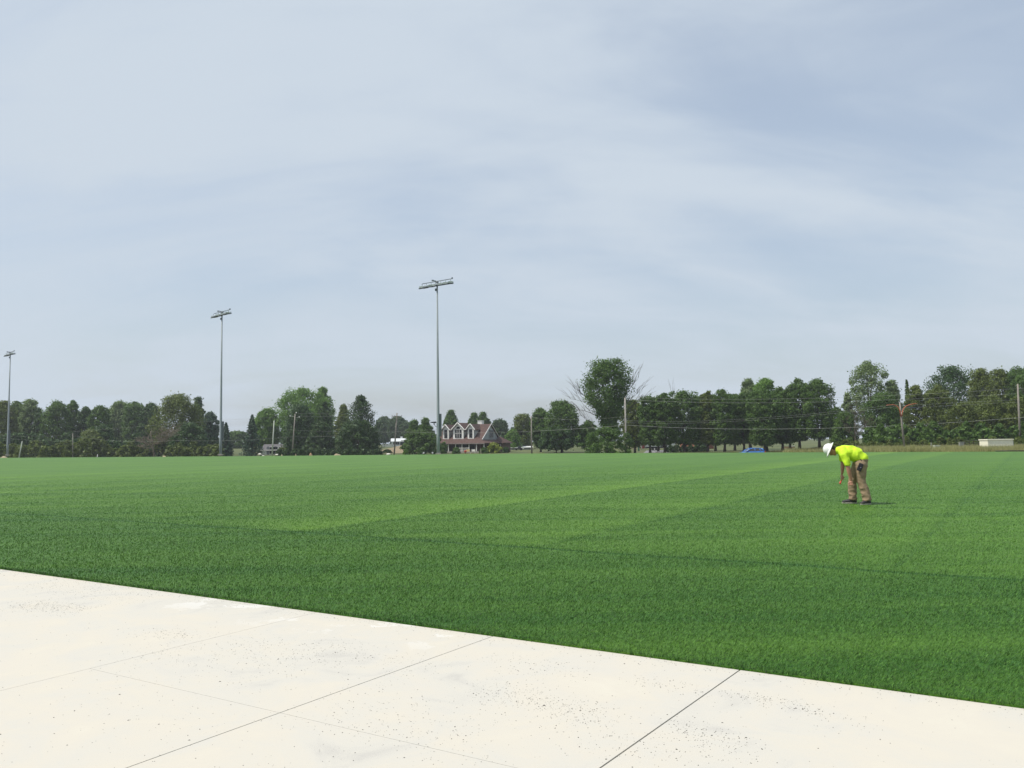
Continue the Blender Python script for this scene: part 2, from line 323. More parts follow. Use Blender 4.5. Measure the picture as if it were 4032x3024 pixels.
t.links.new(x.outputs[2], p.inputs['Base Color']); p.inputs['Roughness'].default_value = 0.85; p.inputs['Specular IOR Level'].default_value = 0.2
bp = nn(t, 'ShaderNodeBump', Strength=0.25, Distance=0.003); t.links.new(a3.outputs[0], bp.inputs['Height']); t.links.new(bp.outputs[0], p.inputs['Normal'])
u0 = gp(1240, 2412).dot(EU); u1 = gp(1940, 2505).dot(EU); u2 = gp(2910, 2640).dot(EU)
uj = [-130, u0, u1, u2, u2 + 5.6, u2 + 11.2, 60]; gap = [0, 0.0035, 0.007, 0.0095, 0.004, 0.004, 0]
vj = [V_EDGE, V_EDGE - 2.10, V_EDGE - 6.3, V_EDGE - 14.0, V_EDGE - 40]; gv = [0, 0.0030, 0.004, 0.004, 0]
slab = MB()
def uvp(u, v, z): q = EU * u + EV * v; return (q.x, q.y, z)
skw = [0, 0, .0192, .0366, .037, .037, 0]
for i in range(len(uj) - 1):
    vs_ = list(zip(vj, gv)); vs_ = [vs_[0]] + vs_[2:] if i == 0 else vs_      # the leftmost bay has no cross joint near the turf
    for j in range(len(vs_) - 1):
        a_, b_ = uj[i] + gap[i] / 2, uj[i + 1] - gap[i + 1] / 2; c, d = vs_[j + 1][0] + vs_[j + 1][1] / 2, vs_[j][0] - vs_[j][1] / 2
        ka, kb = skw[i], skw[i + 1]; A0, A1, B0, B1 = a_ - ka * (V_EDGE - c), a_ - ka * (V_EDGE - d), b_ - kb * (V_EDGE - c), b_ - kb * (V_EDGE - d)
        slab.add([uvp(A0, c, 0), uvp(B0, c, 0), uvp(B1, d, 0), uvp(A1, d, 0), uvp(A0, c, -.1), uvp(B0, c, -.1), uvp(B1, d, -.1), uvp(A1, d, -.1)],
                 [(0, 1, 2, 3), (0, 4, 5, 1), (1, 5, 6, 2), (2, 6, 7, 3), (3, 7, 4, 0)])
tag(slab.build('pavement', cm), kind='structure')
bed = MB(); bed.add([uvp(-130, V_EDGE - 40, -.012), uvp(60, V_EDGE - 40, -.012), uvp(60, V_EDGE - .01, -.012), uvp(-130, V_EDGE - .01, -.012)], [(0, 1, 2, 3)])
tag(bed.build('pavement_bed', mat('joint_dirt', (0.11, 0.10, 0.085), 0.9)), kind='structure')

# rubber crumbs strewn on the concrete
def crumbs():
    r = np.random.default_rng(9); pts = []
    # photo regions where crumbs gather, as (x0,y0,x1,y1,count)
    for x0, y0, x1, y1, sx, n in ((60, 2380, 330, 2400, 26, 700), (120, 2300, 560, 2360, 30, 520), (560, 2490, 780, 2510, 26, 170), (560, 2560, 1150, 2640, 60, 330), (950, 2520, 1300, 2600, 50, 260),
                              (1250, 2540, 1700, 2640, 45, 330), (1900, 2710, 2400, 2830, 45, 560), (1950, 2600, 2300, 2640, 45, 170), (2480, 2680, 2760, 2720, 25, 110), (2850, 2730, 3240, 2800, 22, 230),
                              (2650, 2850, 2980, 2960, 40, 230), (1350, 2760, 1900, 2960, 90, 380), (3180, 2820, 3500, 2880, 45, 50), (300, 2720, 1200, 2980, 120, 160), (2200, 2900, 2900, 3000, 60, 200)):
        A = gp(x0, y0); B = gp(x1, y1); s = r.uniform(0, 1, n); sd = sx / 3264 * ((A.y + B.y) / 2) * 1.3
        x = A.x + (B.x - A.x) * s + r.normal(0, sd, n); y = A.y + (B.y - A.y) * s + r.normal(0, sd * 1.6, n); pts.append(np.stack([x, y], 1))
    n = 2600; x = r.uniform(-7.5, 4, n); y = r.uniform(2.5, 10, n); pts.append(np.stack([x, y], 1))
    n = 1500; uu = r.uniform(-12, 6, n); vv = V_EDGE - np.abs(r.normal(0, 0.10, n)) - .01; pts.append(np.stack([uu * EU.x + vv * EV.x, uu * EU.y + vv * EV.y], 1))
    P = np.concatenate(pts); vd = P @ np.array([EV.x, EV.y]); P = P[vd < V_EDGE - 0.01]; n = len(P)
    s = np.exp(r.normal(0, 0.34, n)) * 0.00165; an = r.uniform(0, math.pi, n); asp = r.uniform(1, 2.2, n)
    base = np.array([(1, 0), (0, 1), (-1, 0), (0, -1)]); Vv = np.zeros((n, 5, 3), np.float32)
    for k, (bx, by) in enumerate(base):
        qx = bx * s * asp; qy = by * s; Vv[:, k, 0] = P[:, 0] + qx * np.cos(an) - qy * np.sin(an); Vv[:, k, 1] = P[:, 1] + qx * np.sin(an) + qy * np.cos(an); Vv[:, k, 2] = 0.0004
    Vv[:, 4, 0] = P[:, 0]; Vv[:, 4, 1] = P[:, 1]; Vv[:, 4, 2] = s * 1.1
    b = (np.arange(n) * 5)[:, None]; F = np.concatenate([b + np.array([[0, 1, 4]]), b + np.array([[1, 2, 4]]), b + np.array([[2, 3, 4]]), b + np.array([[3, 0, 4]])])
    return np_mesh('rubber_crumbs', Vv.reshape(-1, 3), F)
tag(link('rubber_crumbs', crumbs(), mat('rubber', (0.055, 0.052, 0.047), 0.8)), 'black rubber infill crumbs scattered over the pale concrete', 'crumbs', kind='stuff')

# road and driveway beyond the field
asph = mat('asphalt', (0.060, 0.060, 0.062), 0.9, var=0.3, vscale=0.6)
def strip(name, pts, w, dz, m, step=2.0):
    vs = []; fs = []; P = [Vector((a, b, 0)) for a, b in pts]; out = []
    for a, b in zip(P[:-1], P[1:]):
        n = max(1, int((b - a).length / step)); out += [a.lerp(b, i / n) for i in range(n)]
    out.append(P[-1]); k = 5
    for i, q in enumerate(out):
        d = (out[min(i + 1, len(out) - 1)] - out[max(i - 1, 0)]).normalized(); nrm = Vector((-d.y, d.x, 0))
        for j in range(k):
            r = q + nrm * w * (j / (k - 1) - 0.5); vs.append((r.x, r.y, tz(r.x, r.y) + dz))
    for i in range(len(out) - 1):
        for j in range(k - 1): a = i * k + j; fs.append((a, a + 1, a + k + 1, a + k))
    return tag(MB().add(vs, fs).build(name, m), kind='structure')
strip('road', [(-300, 196), (-120, 158), (-40, 140), (0, 133), (60, 123), (120, 110), (220, 84)], 7.0, 0.05, asph)
strip('road_marking', [(-300, 196), (-120, 158), (-40, 140), (0, 133), (60, 123), (120, 110), (220, 84)], 0.14, 0.07, mat('road_paint', (0.75, 0.55, 0.08), 0.7))
dl = at(2600, 1780, 150); strip('driveway', [(at(2560, 1780, 134).x, 137), (at(2580, 1780, 165).x, 165), (at(2590, 1770, 205).x, 205)], 5.5, 0.05, mat('gravel_drive', (0.20, 0.195, 0.20), 0.9, var=0.2))

# ------------------------------------------------------------------ trees
LM = {
 'mid':   leaf_mat('leaf_mid', (0.032, 0.074, 0.016), (0.138, 0.244, 0.042)),
 'dark':  leaf_mat('leaf_dark', (0.022, 0.057, 0.017), (0.084, 0.162, 0.039), 0.2),
 'olive': leaf_mat('leaf_olive', (0.053, 0.083, 0.017), (0.191, 0.244, 0.047)),
 'bright': leaf_mat('leaf_bright', (0.060, 0.136, 0.021), (0.225, 0.385, 0.074), 0.4),
 'blue':  leaf_mat('leaf_blue', (0.026, 0.057, 0.032), (0.099, 0.171, 0.101), 0.1),
 'pine':  leaf_mat('leaf_pine', (0.015, 0.042, 0.012), (0.071, 0.131, 0.030), 0.12),
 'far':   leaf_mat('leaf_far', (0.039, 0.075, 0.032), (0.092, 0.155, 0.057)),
 'grey':  leaf_mat('leaf_grey', (0.081, 0.132, 0.050), (0.266, 0.361, 0.131), 0.35),
 'yellow': leaf_mat('leaf_yellow', (0.090, 0.131, 0.014), (0.360, 0.420, 0.053), 0.3),
 'brown': leaf_mat('leaf_brown', (0.106, 0.093, 0.038), (0.266, 0.238, 0.100), 0.1),
}
bark = mat('bark', (0.060, 0.048, 0.036), 0.9, var=0.3, vscale=2.0, bump=0.5, bscale=8)
deadbark = mat('dead_bark', (0.165, 0.135, 0.100), 0.9, var=0.3, vscale=3)
def leaves(P, Nrm, size, r):       # diamonds of leaves, one per point
    n = len(P); rnd = r.normal(size=(n, 3)); Nn = Nrm + rnd * 0.75; Nn /= np.linalg.norm(Nn, axis=1, keepdims=True) + 1e-9
    A = np.cross(Nn, r.normal(size=(n, 3))); A /= np.linalg.norm(A, axis=1, keepdims=True) + 1e-9; B = np.cross(Nn, A)
    s = (size * r.uniform(0.55, 1.35, n))[:, None]; k = r.uniform(0.45, 0.8, n)[:, None]
    V = np.stack([P - A * s, P + B * s * k, P + A * s, P - B * s * k], 1).reshape(-1, 3); return V
def lobes_crown(r, Rx, z0, z1, kind, nl, per, size):
    H = z1 - z0; P = []; Q = []; C = []; ex = {'round': 2.5, 'oval': 1.9, 'tall': 3.6, 'vase': 2.2, 'bush': 2.0}.get(kind, 2.0)
    ph = r.uniform(0, 6.28, 4)
    def prof(t, a):
        if kind == 'bush': p = max(0.0, 1 - t ** 2.2) ** .5
        elif kind == 'vase': p = 0.36 + 0.66 * math.sin(math.pi * min(1, max(0, (t - 0.15) / 0.92))) ** .8 if t > 0.15 else 0.36
        elif kind == 'oval': p = max(0.0, 1 - abs(2 * (t ** .8) - .92) ** ex) ** .6
        else: p = max(0.0, 1 - abs(2 * t - .96) ** ex) ** (1 / ex)
        return p * (1 + .16 * math.sin(2 * a + ph[0] + t * 3) + .10 * math.sin(5 * a + ph[1] + t * 7)) / 1.1
    for i in range(nl):
        t = (i + r.uniform(0, 1)) / nl; a = i * 2.39996 + r.uniform(-.5, .5); base = min(Rx, H * .45)
        lr = base * r.uniform(0.12, 0.34) + size * .6; pr = prof(t, a)
        rad = max(0, Rx * pr - lr * 0.75) * (r.uniform(0.30, 1.0) ** 0.40); top = H * (1 - .10 * r.uniform(0, 1))
        c = np.array([math.cos(a) * rad, math.sin(a) * rad * 0.9, z0 + min(max(t * top, lr * 0.5), H - lr * 0.80)]); C.append(c)
        m = int(per * r.uniform(0.6, 1.3)); d = r.normal(size=(m, 3)); d /= np.linalg.norm(d, axis=1, keepdims=True)
        f = r.uniform(0.3, 1.0, m) ** 0.5 * (1 + 0.18 * np.sin(d[:, 0] * 7 + i) * np.sin(d[:, 2] * 6)); f *= np.where(r.uniform(size=m) < 0.14, 1.42, 1.0)
        P.append(c + d * (lr * f)[:, None] * np.array([1, 1, 0.78])); Q.append(d + np.array([0, 0, 0.35]))
    return np.concatenate(P), np.concatenate(Q), C
def conifer_crown(r, Rx, z0, z1, nb, per, kind):
    P = []; Q = []; H = z1 - z0; C = []
    for i in range(nb):
        t = (i / nb) ** 0.85; a = i * 2.39996 + r.uniform(-.3, .3)
        ln = Rx * ((1 - t) ** (0.85 if kind == 'spruce' else 0.6)) * r.uniform(0.72, 1.08) + 0.12
        if kind == 'pine': ln *= 0.75 + 0.4 * abs(math.sin(t * 21))
        m = int(per * (0.35 + ln / Rx)); s = r.uniform(0.05, 1, m) ** 0.75; dz = (-0.28 if kind == 'spruce' else 0.18 - 0.35 * (1 - t)) * s ** 1.3 * ln
        wd = ln * 0.20 * (1.1 - s * 0.6)
        x = np.cos(a) * s * ln + r.normal(0, 1, m) * wd; y = np.sin(a) * s * ln + r.normal(0, 1, m) * wd
        z = z0 + t * H + dz + r.normal(0, 0.10 if kind == 'spruce' else 0.17, m) * (0.5 + ln * 0.25)
        P.append(np.stack([x, y, z], 1)); Q.append(np.stack([np.cos(a) * s * .6, np.sin(a) * s * .6, np.full(m, 0.9)], 1)); C.append(np.array([math.cos(a) * ln * .7, math.sin(a) * ln * .7, z0 + t * H]))
    return np.concatenate(P), np.concatenate(Q), C
def tree(name, label, cx, top, hw, D, kind='round', lm='mid', cb=1.2, dens=1.0, size=None, seed=None, cat='tree', group=None, trunk_r=None):
    base = at(cx, 1785, D); x = base.x; zg = tz(x, D); H = at(cx, top, D).z - zg; Rx = hw * D / FPX
    seed = seed if seed is not None else int(cx * 7 + top); r = np.random.default_rng(seed); random.seed(seed)
    size = size or D * 0.00096
    root = empty(name, (x, D, zg), 0, label, cat, group)
    if kind in ('spruce', 'pine'):
        P, Q, C = conifer_crown(r, Rx, cb * .4, H, int((120 if kind == 'spruce' else 95) * dens), 60 if kind == 'spruce' else 70, kind)
    else:
        nl = int(max(14, 62 * dens * min(2.4, (Rx * H) / 24 + 0.40))); P, Q, C = lobes_crown(r, Rx * 1.16, cb, H, kind, nl, 165, size)
    Vv = leaves(P, Q, size, r); me = np_mesh('crown', Vv, np.arange(len(Vv)).reshape(-1, 4)); link('crown', me, LM[lm], root)
    tr = trunk_r or max(0.12, H * 0.021); b = MB(); top_t = cb + (H - cb) * (0.55 if kind not in ('spruce', 'pine') else 0.92)
    pts = [Vector((r.normal(0, .04) * i, r.normal(0, .04) * i, -0.15 + (top_t + .15) * i / 5)) for i in range(6)]
    b.tube(pts, [tr * 1.35] + [tr * (1 - 0.16 * i) for i in range(1, 6)], 8)
    if kind not in ('spruce', 'pine'):
        cs = [C[i] for i in r.permutation(len(C))[:9]]
        for c in cs:
            st = pts[min(4, max(1, int(5 * (c[2] * 0.55) / top_t)))]; e_ = Vector(c); mid = st.lerp(e_, .5) + Vector((0, 0, -.05 * (e_ - st).length))
            b.tube([st, mid, e_], [tr * .5, tr * .3, tr * .1], 5)
    b.build('trunk', bark, root, True)
    return root
def bare(name, label, cx, top, D, spread, m, seed, lean=0.0, thick=1.0, cat='tree', depth=4, fan=0.62, rmin=0.014):
    base = at(cx, 1785, D); zg = tz(base.x, D); H = at(cx, top, D).z - zg; root = empty(name, (base.x, D, zg), 0, label, cat)
    rr = random.Random(seed); tk = MB(); br = MB()
    def grow(p, d, ln, rad, lev, mb):
        pts = [p]; rs = [rad]; q = p.copy(); dd = d.copy()
        for i in range(4):
            dd = (dd + Vector((rr.uniform(-1, 1), rr.uniform(-1, 1), rr.uniform(-.5, .9))) * 0.16).normalized(); q = q + dd * ln / 4; pts.append(q.copy()); rs.append(rad * (1 - .17 * (i + 1)))
        mb.tube(pts, rs, 6 if lev < 2 else 4)
        if lev >= depth: return
        for i in range(5 if lev < 3 else 4):
            k = rr.randint(1, 4); a = rr.uniform(0, 6.28); nd = (dd * (1 - fan) + Vector((math.cos(a) * spread, math.sin(a) * spread * .7, rr.uniform(-.05, .75))) * fan).normalized()
            grow(pts[k], nd, ln * rr.uniform(.45, .72), max(rs[k] * .5, rmin), lev + 1, br)
    grow(Vector((0, 0, -.1)), Vector((lean, 0, 1)).normalized(), H * 0.55, 0.16 * thick, 0, tk)
    tk.build('trunk', m, root, True); br.build('branch', m, root, True)
    return root

T = [
 # left wood
 ('maple_tree', 'olive wooded tree cut by the left picture border, behind the leftmost floodlight pole', 10, 1576, 52, 225, 'round', 'olive', .5),
 ('poplar_tree', 'loose tree whose narrow tip rises just right of the leftmost floodlight pole', 112, 1571, 38, 235, 'tall', 'grey', 1.0),
 ('maple_tree', 'dark rounded tree filling the gap behind the leftmost floodlight pole', 62, 1578, 40, 240, 'round', 'mid', .5),
 ('maple_tree', 'small dark sloping tree beside the notch of sky at the far left', 150, 1606, 28, 232, 'oval', 'dark', .5),
 ('maple_tree', 'broad gappy tree right of the first notch of sky, behind the thin wooden pole', 222, 1578, 56, 228, 'round', 'mid', .5),
 ('poplar_tree', 'slim pale leafy leader leaning right beyond the broad gappy tree', 283, 1574, 26, 236, 'tall', 'mid', 1.0),
 ('maple_tree', 'dull green tree with a flat top left of the double crowned tree', 335, 1600, 36, 232, 'round', 'dark', .5),
 ('maple_tree', 'round green tree in the middle of the left wood, right of the flat topped one', 392, 1596, 42, 226, 'round', 'mid', .5),
 ('poplar_tree', 'pale grey green poplar with a ragged feathery top, left of its darker twin', 468, 1578, 44, 262, 'tall', 'grey', 1.0),
 ('poplar_tree', 'second ragged poplar, darker, just left of the dead brown tree', 527, 1581, 46, 258, 'tall', 'mid', 1.0),
 ('maple_tree', 'dark tree standing behind the top of the dead brown tree', 592, 1586, 42, 245, 'round', 'dark', .5),
 ('maple_tree', 'lower olive tree in front of the ragged poplars with a warm yellowish side', 352, 1690, 44, 205, 'round', 'olive', .3),
 ('maple_tree', 'lower dark green tree in front of the flat topped tree', 402, 1672, 44, 208, 'round', 'dark', .3),
 ('maple_tree', 'massive domed olive green tree, the tallest left of the middle floodlight pole', 698, 1549, 92, 205, 'round', 'olive', .8),
 ('maple_tree', 'dark shoulder tree rising behind the right side of the massive olive dome', 778, 1562, 32, 232, 'oval', 'dark', 1.0),
 ('maple_tree', 'dark drooping tree stepping down toward the middle floodlight pole', 826, 1620, 36, 222, 'round', 'blue', .5),
 ('maple_tree', 'shaded lower tree under the massive olive dome, behind the wires', 745, 1662, 80, 196, 'bush', 'dark', .2),
 ('spruce_tree', 'narrow dark spruce right behind the middle floodlight pole', 889, 1664, 32, 205, 'spruce', 'blue', .2),
 ('maple_tree', 'low distant green tree seen between the two spruces', 935, 1697, 46, 330, 'round', 'mid', .2),
 ('spruce_tree', 'large blue grey spruce shaped like a cone beside the small grey roofed house', 992, 1632, 50, 190, 'spruce', 'blue', .1),
 ('maple_tree', 'light green tree peeping up between the blue spruce and the pale green giant', 1052, 1606, 48, 235, 'round', 'bright', .8),
 ('maple_tree', 'wide pale green gappy tree, the tallest between the two right floodlight poles', 1188, 1526, 112, 238, 'round', 'bright', 1.5),
 ('maple_tree', 'right hand lobe of lighter foliage standing over the dark conifers', 1270, 1521, 46, 246, 'oval', 'bright', 1.5),
 ('cedar_tree', 'dark brownish green conifer behind the wooden pole with the white insulators', 1180, 1590, 72, 212, 'bush', 'dark', .1),
 ('cedar_tree', 'dark pointed conifer with shelving sides right of the brownish one', 1278, 1582, 56, 208, 'pine', 'pine', .2),
 ('cedar_tree', 'lower green conifer filling the front between the wooden pole and the white pine', 1262, 1662, 62, 196, 'bush', 'pine', .1),
 ('maple_tree', 'olive rounded tree top tucked against the left of the white pine', 1352, 1592, 36, 225, 'oval', 'olive', .5),
 ('pine_tree', 'tall white pine with horizontal layered boughs left of the cross armed pole', 1420, 1558, 108, 192, 'pine', 'pine', .1, 2.3),
 ('pine_tree', 'lower spreading pine skirt in front of the tall white pine', 1408, 1655, 98, 184, 'bush', 'pine', .1),
 ('poplar_tree', 'hazy blue green far tree just right of the white pine', 1512, 1640, 38, 370, 'round', 'far', 2.0),
 ('poplar_tree', 'hazy far tree directly behind the cross armed pole', 1562, 1640, 42, 365, 'round', 'far', 2.0),
 ('poplar_tree', 'lower hazy far tree between the cross armed pole and the hedge like tree', 1600, 1660, 28, 362, 'round', 'far', 2.0),
 ('maple_tree', 'upright dark green tree with finger like tops left of the tallest floodlight pole', 1632, 1652, 36, 212, 'oval', 'mid', .5),
 ('maple_tree', 'upright dark green tree touching the small lamp of the tallest floodlight pole', 1676, 1645, 36, 210, 'oval', 'mid', .5),
 ('maple_tree', 'broad dense low tree like a hedge covering the left end of the brick house', 1660, 1692, 74, 196, 'bush', 'mid', .1),
 ('oak_tree', 'solitary rounded tree rising behind the left of the brown roof', 1777, 1614, 35, 285, 'oval', 'mid', 2.5),
 ('oak_tree', 'rounded tree behind the brown roof, just left of the white chimney', 1868, 1625, 28, 282, 'oval', 'mid', 2.5),
 ('oak_tree', 'rounded tree behind the brown roof, with the white chimney in front of it', 1903, 1622, 30, 290, 'oval', 'mid', 2.5),
 ('oak_tree', 'lower grey green tree showing right of the brown gable peak', 1968, 1652, 40, 275, 'round', 'far', 1.5),
 ('maple_tree', 'light green shrubby tree right behind the wing of the brick house', 2018, 1690, 38, 238, 'bush', 'bright', .2),
 ('maple_tree', 'dark green tree just left of the bare wooden pole by the grey shed', 2062, 1628, 36, 248, 'tall', 'olive', .5),
 ('maple_tree', 'left shoulder tree of the large green tree, right of the bare wooden pole', 2130, 1606, 42, 205, 'round', 'mid', 1.2),
 ('maple_tree', 'large green tree with a leafy skirt almost touching the lawn', 2213, 1576, 66, 196, 'round', 'mid', 1.0),
 ('maple_tree', 'dark low tree filling the base of the large skirted green tree', 2190, 1680, 74, 194, 'round', 'dark', .9),
 ('maple_tree', 'sunlit bright green small tree seen through the gap before the giant tree', 2292, 1690, 34, 240, 'round', 'bright', .8),
 ('maple_tree', 'dark tree between the skirted green tree and the giant tree', 2318, 1655, 38, 195, 'round', 'mid', .8),
 # giant tree region
 ('maple_tree', 'dense dark bushy tree round the foot of the giant vase shaped tree', 2392, 1682, 108, 141, 'bush', 'mid', .1),
 ('locust_tree', 'brownish green tree just right of the giant tree, behind the pale pole', 2500, 1572, 52, 176, 'round', 'olive', 1.6),
 # row of street trees
 ('maple_tree', 'first full tree of the row, with the yellow shed under its branches', 2560, 1556, 46, 170, 'tall', 'mid', 2.0),
 ('maple_tree', 'second full tree of the row, over the black trailer', 2618, 1546, 44, 168, 'tall', 'mid', 2.0),
 ('maple_tree', 'wide round headed row tree under the bare sprig of twigs', 2695, 1537, 66, 170, 'tall', 'mid', 2.0),
 ('maple_tree', 'narrow row tree with a knobbly top, right of the wide round headed one', 2788, 1537, 32, 169, 'tall', 'olive', 2.0),
 ('maple_tree', 'row tree with a level top and straight trunk, left of the blue car', 2853, 1532, 44, 167, 'tall', 'mid', 2.0),
 ('maple_tree', 'row tree directly above the bonnet of the blue car', 2930, 1541, 42, 168, 'tall', 'mid', 2.0),
 ('maple_tree', 'airy light top of a tree poking up behind the blue car', 2955, 1488, 42, 200, 'round', 'grey', 2.5),
 ('maple_tree', 'broad row tree with a pale spiky crown behind the boot of the blue car', 3020, 1487, 58, 172, 'tall', 'bright', 2.0),
 ('maple_tree', 'row tree in front of the pale spiky crowned one, full down to the lawn', 3012, 1530, 62, 164, 'tall', 'mid', 1.6),
 ('maple_tree', 'row tree right of the car with a lower notched top', 3082, 1522, 42, 167, 'tall', 'mid', 1.9),
 ('maple_tree', 'big dark row tree left of the white hard hat', 3150, 1490, 52, 165, 'tall', 'mid', 2.2),
 ('maple_tree', 'tallest dark row tree, its right side sloping down toward the hard hat', 3228, 1489, 60, 163, 'tall', 'mid', 2.2),
 ('maple_tree', 'dark tree filling the gap behind the first two full trees of the row', 2592, 1572, 40, 192, 'tall', 'mid', 1.5),
 ('maple_tree', 'dark tree behind the gap between the round headed and the knobbly row trees', 2752, 1556, 36, 194, 'tall', 'mid', 1.5),
 ('maple_tree', 'dark tree behind the gap between the knobbly and the level topped row trees', 2818, 1552, 34, 190, 'tall', 'mid', 1.5),
 ('maple_tree', 'dark tree behind the gap above the blue car windscreen', 2894, 1548, 36, 194, 'tall', 'mid', 1.5),
 ('maple_tree', 'dark tree behind the gap right of the level notched row tree', 3112, 1528, 36, 192, 'tall', 'mid', 1.5),
 ('maple_tree', 'low green tree closing the gap just right of the tallest dark row tree', 3300, 1602, 36, 172, 'round', 'mid', .6),
 # right hand wood
 ('maple_tree', 'dark shrubby tree behind the hard hat, below the airy poplar', 3330, 1620, 55, 158, 'bush', 'mid', .2),
 ('poplar_tree', 'tall airy grey green poplar with sky showing through, above the bent worker', 3430, 1420, 74, 178, 'round', 'grey', 4.5, .62),
 ('poplar_tree', 'low airy grey green branch clump left of the tall airy poplar', 3345, 1545, 28, 178, 'oval', 'grey', 3.0, .6),
 ('poplar_tree', 'airy shoulder of grey green leaves right of the tall poplar', 3524, 1494, 44, 180, 'oval', 'grey', 3.5, .8),
 ('maple_tree', 'green tree behind the left orange arm of the lamp post', 3482, 1540, 66, 152, 'round', 'mid', .3),
 ('spruce_tree', 'slender spire of a spruce above the lamp post with orange arms', 3583, 1494, 24, 182, 'spruce', 'mid', 1.0),
 ('maple_tree', 'green tree behind the right orange arm of the lamp post', 3618, 1516, 48, 156, 'round', 'olive', .3),
 ('maple_tree', 'lower olive tree in front of the great dark dome', 3705, 1512, 58, 152, 'round', 'olive', .3),
 ('maple_tree', 'great dark dome shaped tree left of the right hand wood poles', 3762, 1437, 106, 190, 'round', 'dark', 1.0),
 ('maple_tree', 'tree with a forked leafy top just right of the great dark dome', 3878, 1449, 62, 172, 'round', 'olive', .5),
 ('maple_tree', 'blunt topped tree between the forked tree and the right wooden pole', 3955, 1446, 64, 168, 'round', 'olive', .5),
 ('maple_tree', 'tree behind the right wooden pole at the picture border', 4020, 1440, 60, 166, 'round', 'mid', .5),
 ('maple_tree', 'tall tree cut off by the right picture border', 4085, 1420, 66, 160, 'round', 'mid', .5),
 ('maple_tree', 'olive sunlit tree above the small grey cabinet', 3800, 1580, 66, 144, 'round', 'olive', .2),
 ('maple_tree', 'yellowish green tree above the white cabin', 3915, 1555, 72, 142, 'round', 'olive', .2),
 ('maple_tree', 'brownish green tree right of the white cabin behind the wooden pole', 4015, 1560, 60, 140, 'round', 'olive', .2),
]
for i, a in enumerate(T):
    nm, lb, cx, top, hw, D, kd, lm, cb = a[:9]; dens = a[9] if len(a) > 9 else 1.0
    tree(nm, lb, cx, top, hw, D, kd, lm, cb, dens, seed=100 + i, group='trees beyond the field')
giant = tree('oak_tree', 'giant vase shaped tree with bare lower limbs, the tallest tree in the picture', 2400, 1408, 93, 158, 'vase', 'mid', 4.8, 1.35, seed=77, group='trees beyond the field', trunk_r=0.5)
# bare limbs of the giant tree
limbm = mat('limb_bark', (0.105, 0.092, 0.08), 0.9); rr = random.Random(4); sc_ = 158 / FPX
for (sx, sy, ex, ey, r0) in ((2375, 1640, 2262, 1600, .09), (2370, 1620, 2270, 1520, .09), (2365, 1580, 2275, 1540, .07), (2440, 1620, 2530, 1530, .08), (2440, 1600, 2520, 1480, .07), (2350, 1600, 2255, 1558, .06), (2445, 1640, 2540, 1560, .07), (2350, 1690, 2300, 1630, .06), (2450, 1600, 2510, 1462, .05)):
    A = Vector(((sx - 2400) * sc_, 0, (1785 - sy) * sc_)); B = Vector(((ex - 2400) * sc_, rr.uniform(-2, 2), (1785 - ey) * sc_)); pts = [A.lerp(B, k / 5) + Vector((0, 0, math.sin(k / 5 * math.pi) * .4)) for k in range(6)]
    gb = MB(); gb.tube(pts, [r0 * (1 - k * .16) for k in range(6)], 5)
    for k in (1, 2, 3, 4, 4, 5):
        for _ in range(2):
            dd = (B - A).normalized() * rr.uniform(.8, 2.2) + Vector((rr.uniform(-.6, .6), rr.uniform(-.8, .8), rr.uniform(-.2, 1.5))); q = pts[k] + dd; gb.tube([pts[k], pts[k].lerp(q, .5) + Vector((0, 0, .1)), q], [r0 * .38, r0 * .28, .012], 4)
            q2 = q + Vector((dd.x * .4, rr.uniform(-.3, .3), rr.uniform(.1, .7))); gb.tube([pts[k].lerp(q, .6), q2], [r0 * .22, .01], 4)
    gb.build('bare_limb', limbm, giant, True)
bare('dead_tree', 'leafless brown dead tree with upswept branches in front of the massive olive tree', 605, 1600, 180, 1.5, deadbark, 12, thick=1.5, depth=4, fan=.72, rmin=.035)
bare('dead_tree', 'greyish leafless tree with fine twigs below the airy poplar, right of the hard hat', 3375, 1580, 148, 0.9, mat('twig_bark', (0.115, 0.095, 0.07), .9), 21, thick=.9, depth=4, fan=.55)
sprig = bare('bare_sprig', 'small bare sprig of twigs sticking up above the wide round headed row tree', 2662, 1512, 178, 0.35, mat('sprig_bark', (0.13, 0.125, 0.11), .9), 33, thick=.5, depth=3, fan=.3)

_r = np.random.default_rng(8); _P, _Q, _C = lobes_crown(_r, 1.0, 11.9, 13.3, 'round', 8, 16, .1)
_V = leaves(_P * np.array([1.2, 1, 1]), _Q, .16, _r); link('crown', np_mesh('crown', _V, np.arange(len(_V)).reshape(-1, 4)), LM['grey'], sprig)
def scrub(name, label, cells, lm, seed, size=0.27):
    r = np.random.default_rng(seed); VV = []
    for (cx, top, hw, D) in cells:
        b = at(cx, 1785, D); zg = tz(b.x, D); H = max(.5, at(cx, top, D).z - zg); Rx = hw * D / FPX
        P, Q, C = lobes_crown(r, Rx, 0, H, 'bush', 14, 90, size); VV.append(leaves(P + np.array([b.x, D, zg]), Q, size, r))
    Vv = np.concatenate(VV); o = link(name, np_mesh(name, Vv, np.arange(len(Vv)).reshape(-1, 4)), LM[lm]); return tag(o, label, 'undergrowth', kind='stuff')
r_ = random.Random(2)
scrub('undergrowth', 'tangled low scrub along the foot of the left wood', [(x, 1772 - r_.uniform(0, 40) - (16 if 180 < x < 420 else 0), r_.uniform(22, 48), 186 + r_.uniform(-6, 8)) for x in range(-10, 880, 31) if not 560 < x < 650], 'olive', 3)
scrub('undergrowth', 'dark scrub behind the left scrub, between the tree feet', [(x, 1735 - r_.uniform(0, 40), r_.uniform(30, 46), 200) for x in range(-10, 600, 34)] + [(x, 1725, 34, 205) for x in range(600, 870, 34)], 'dark', 4)
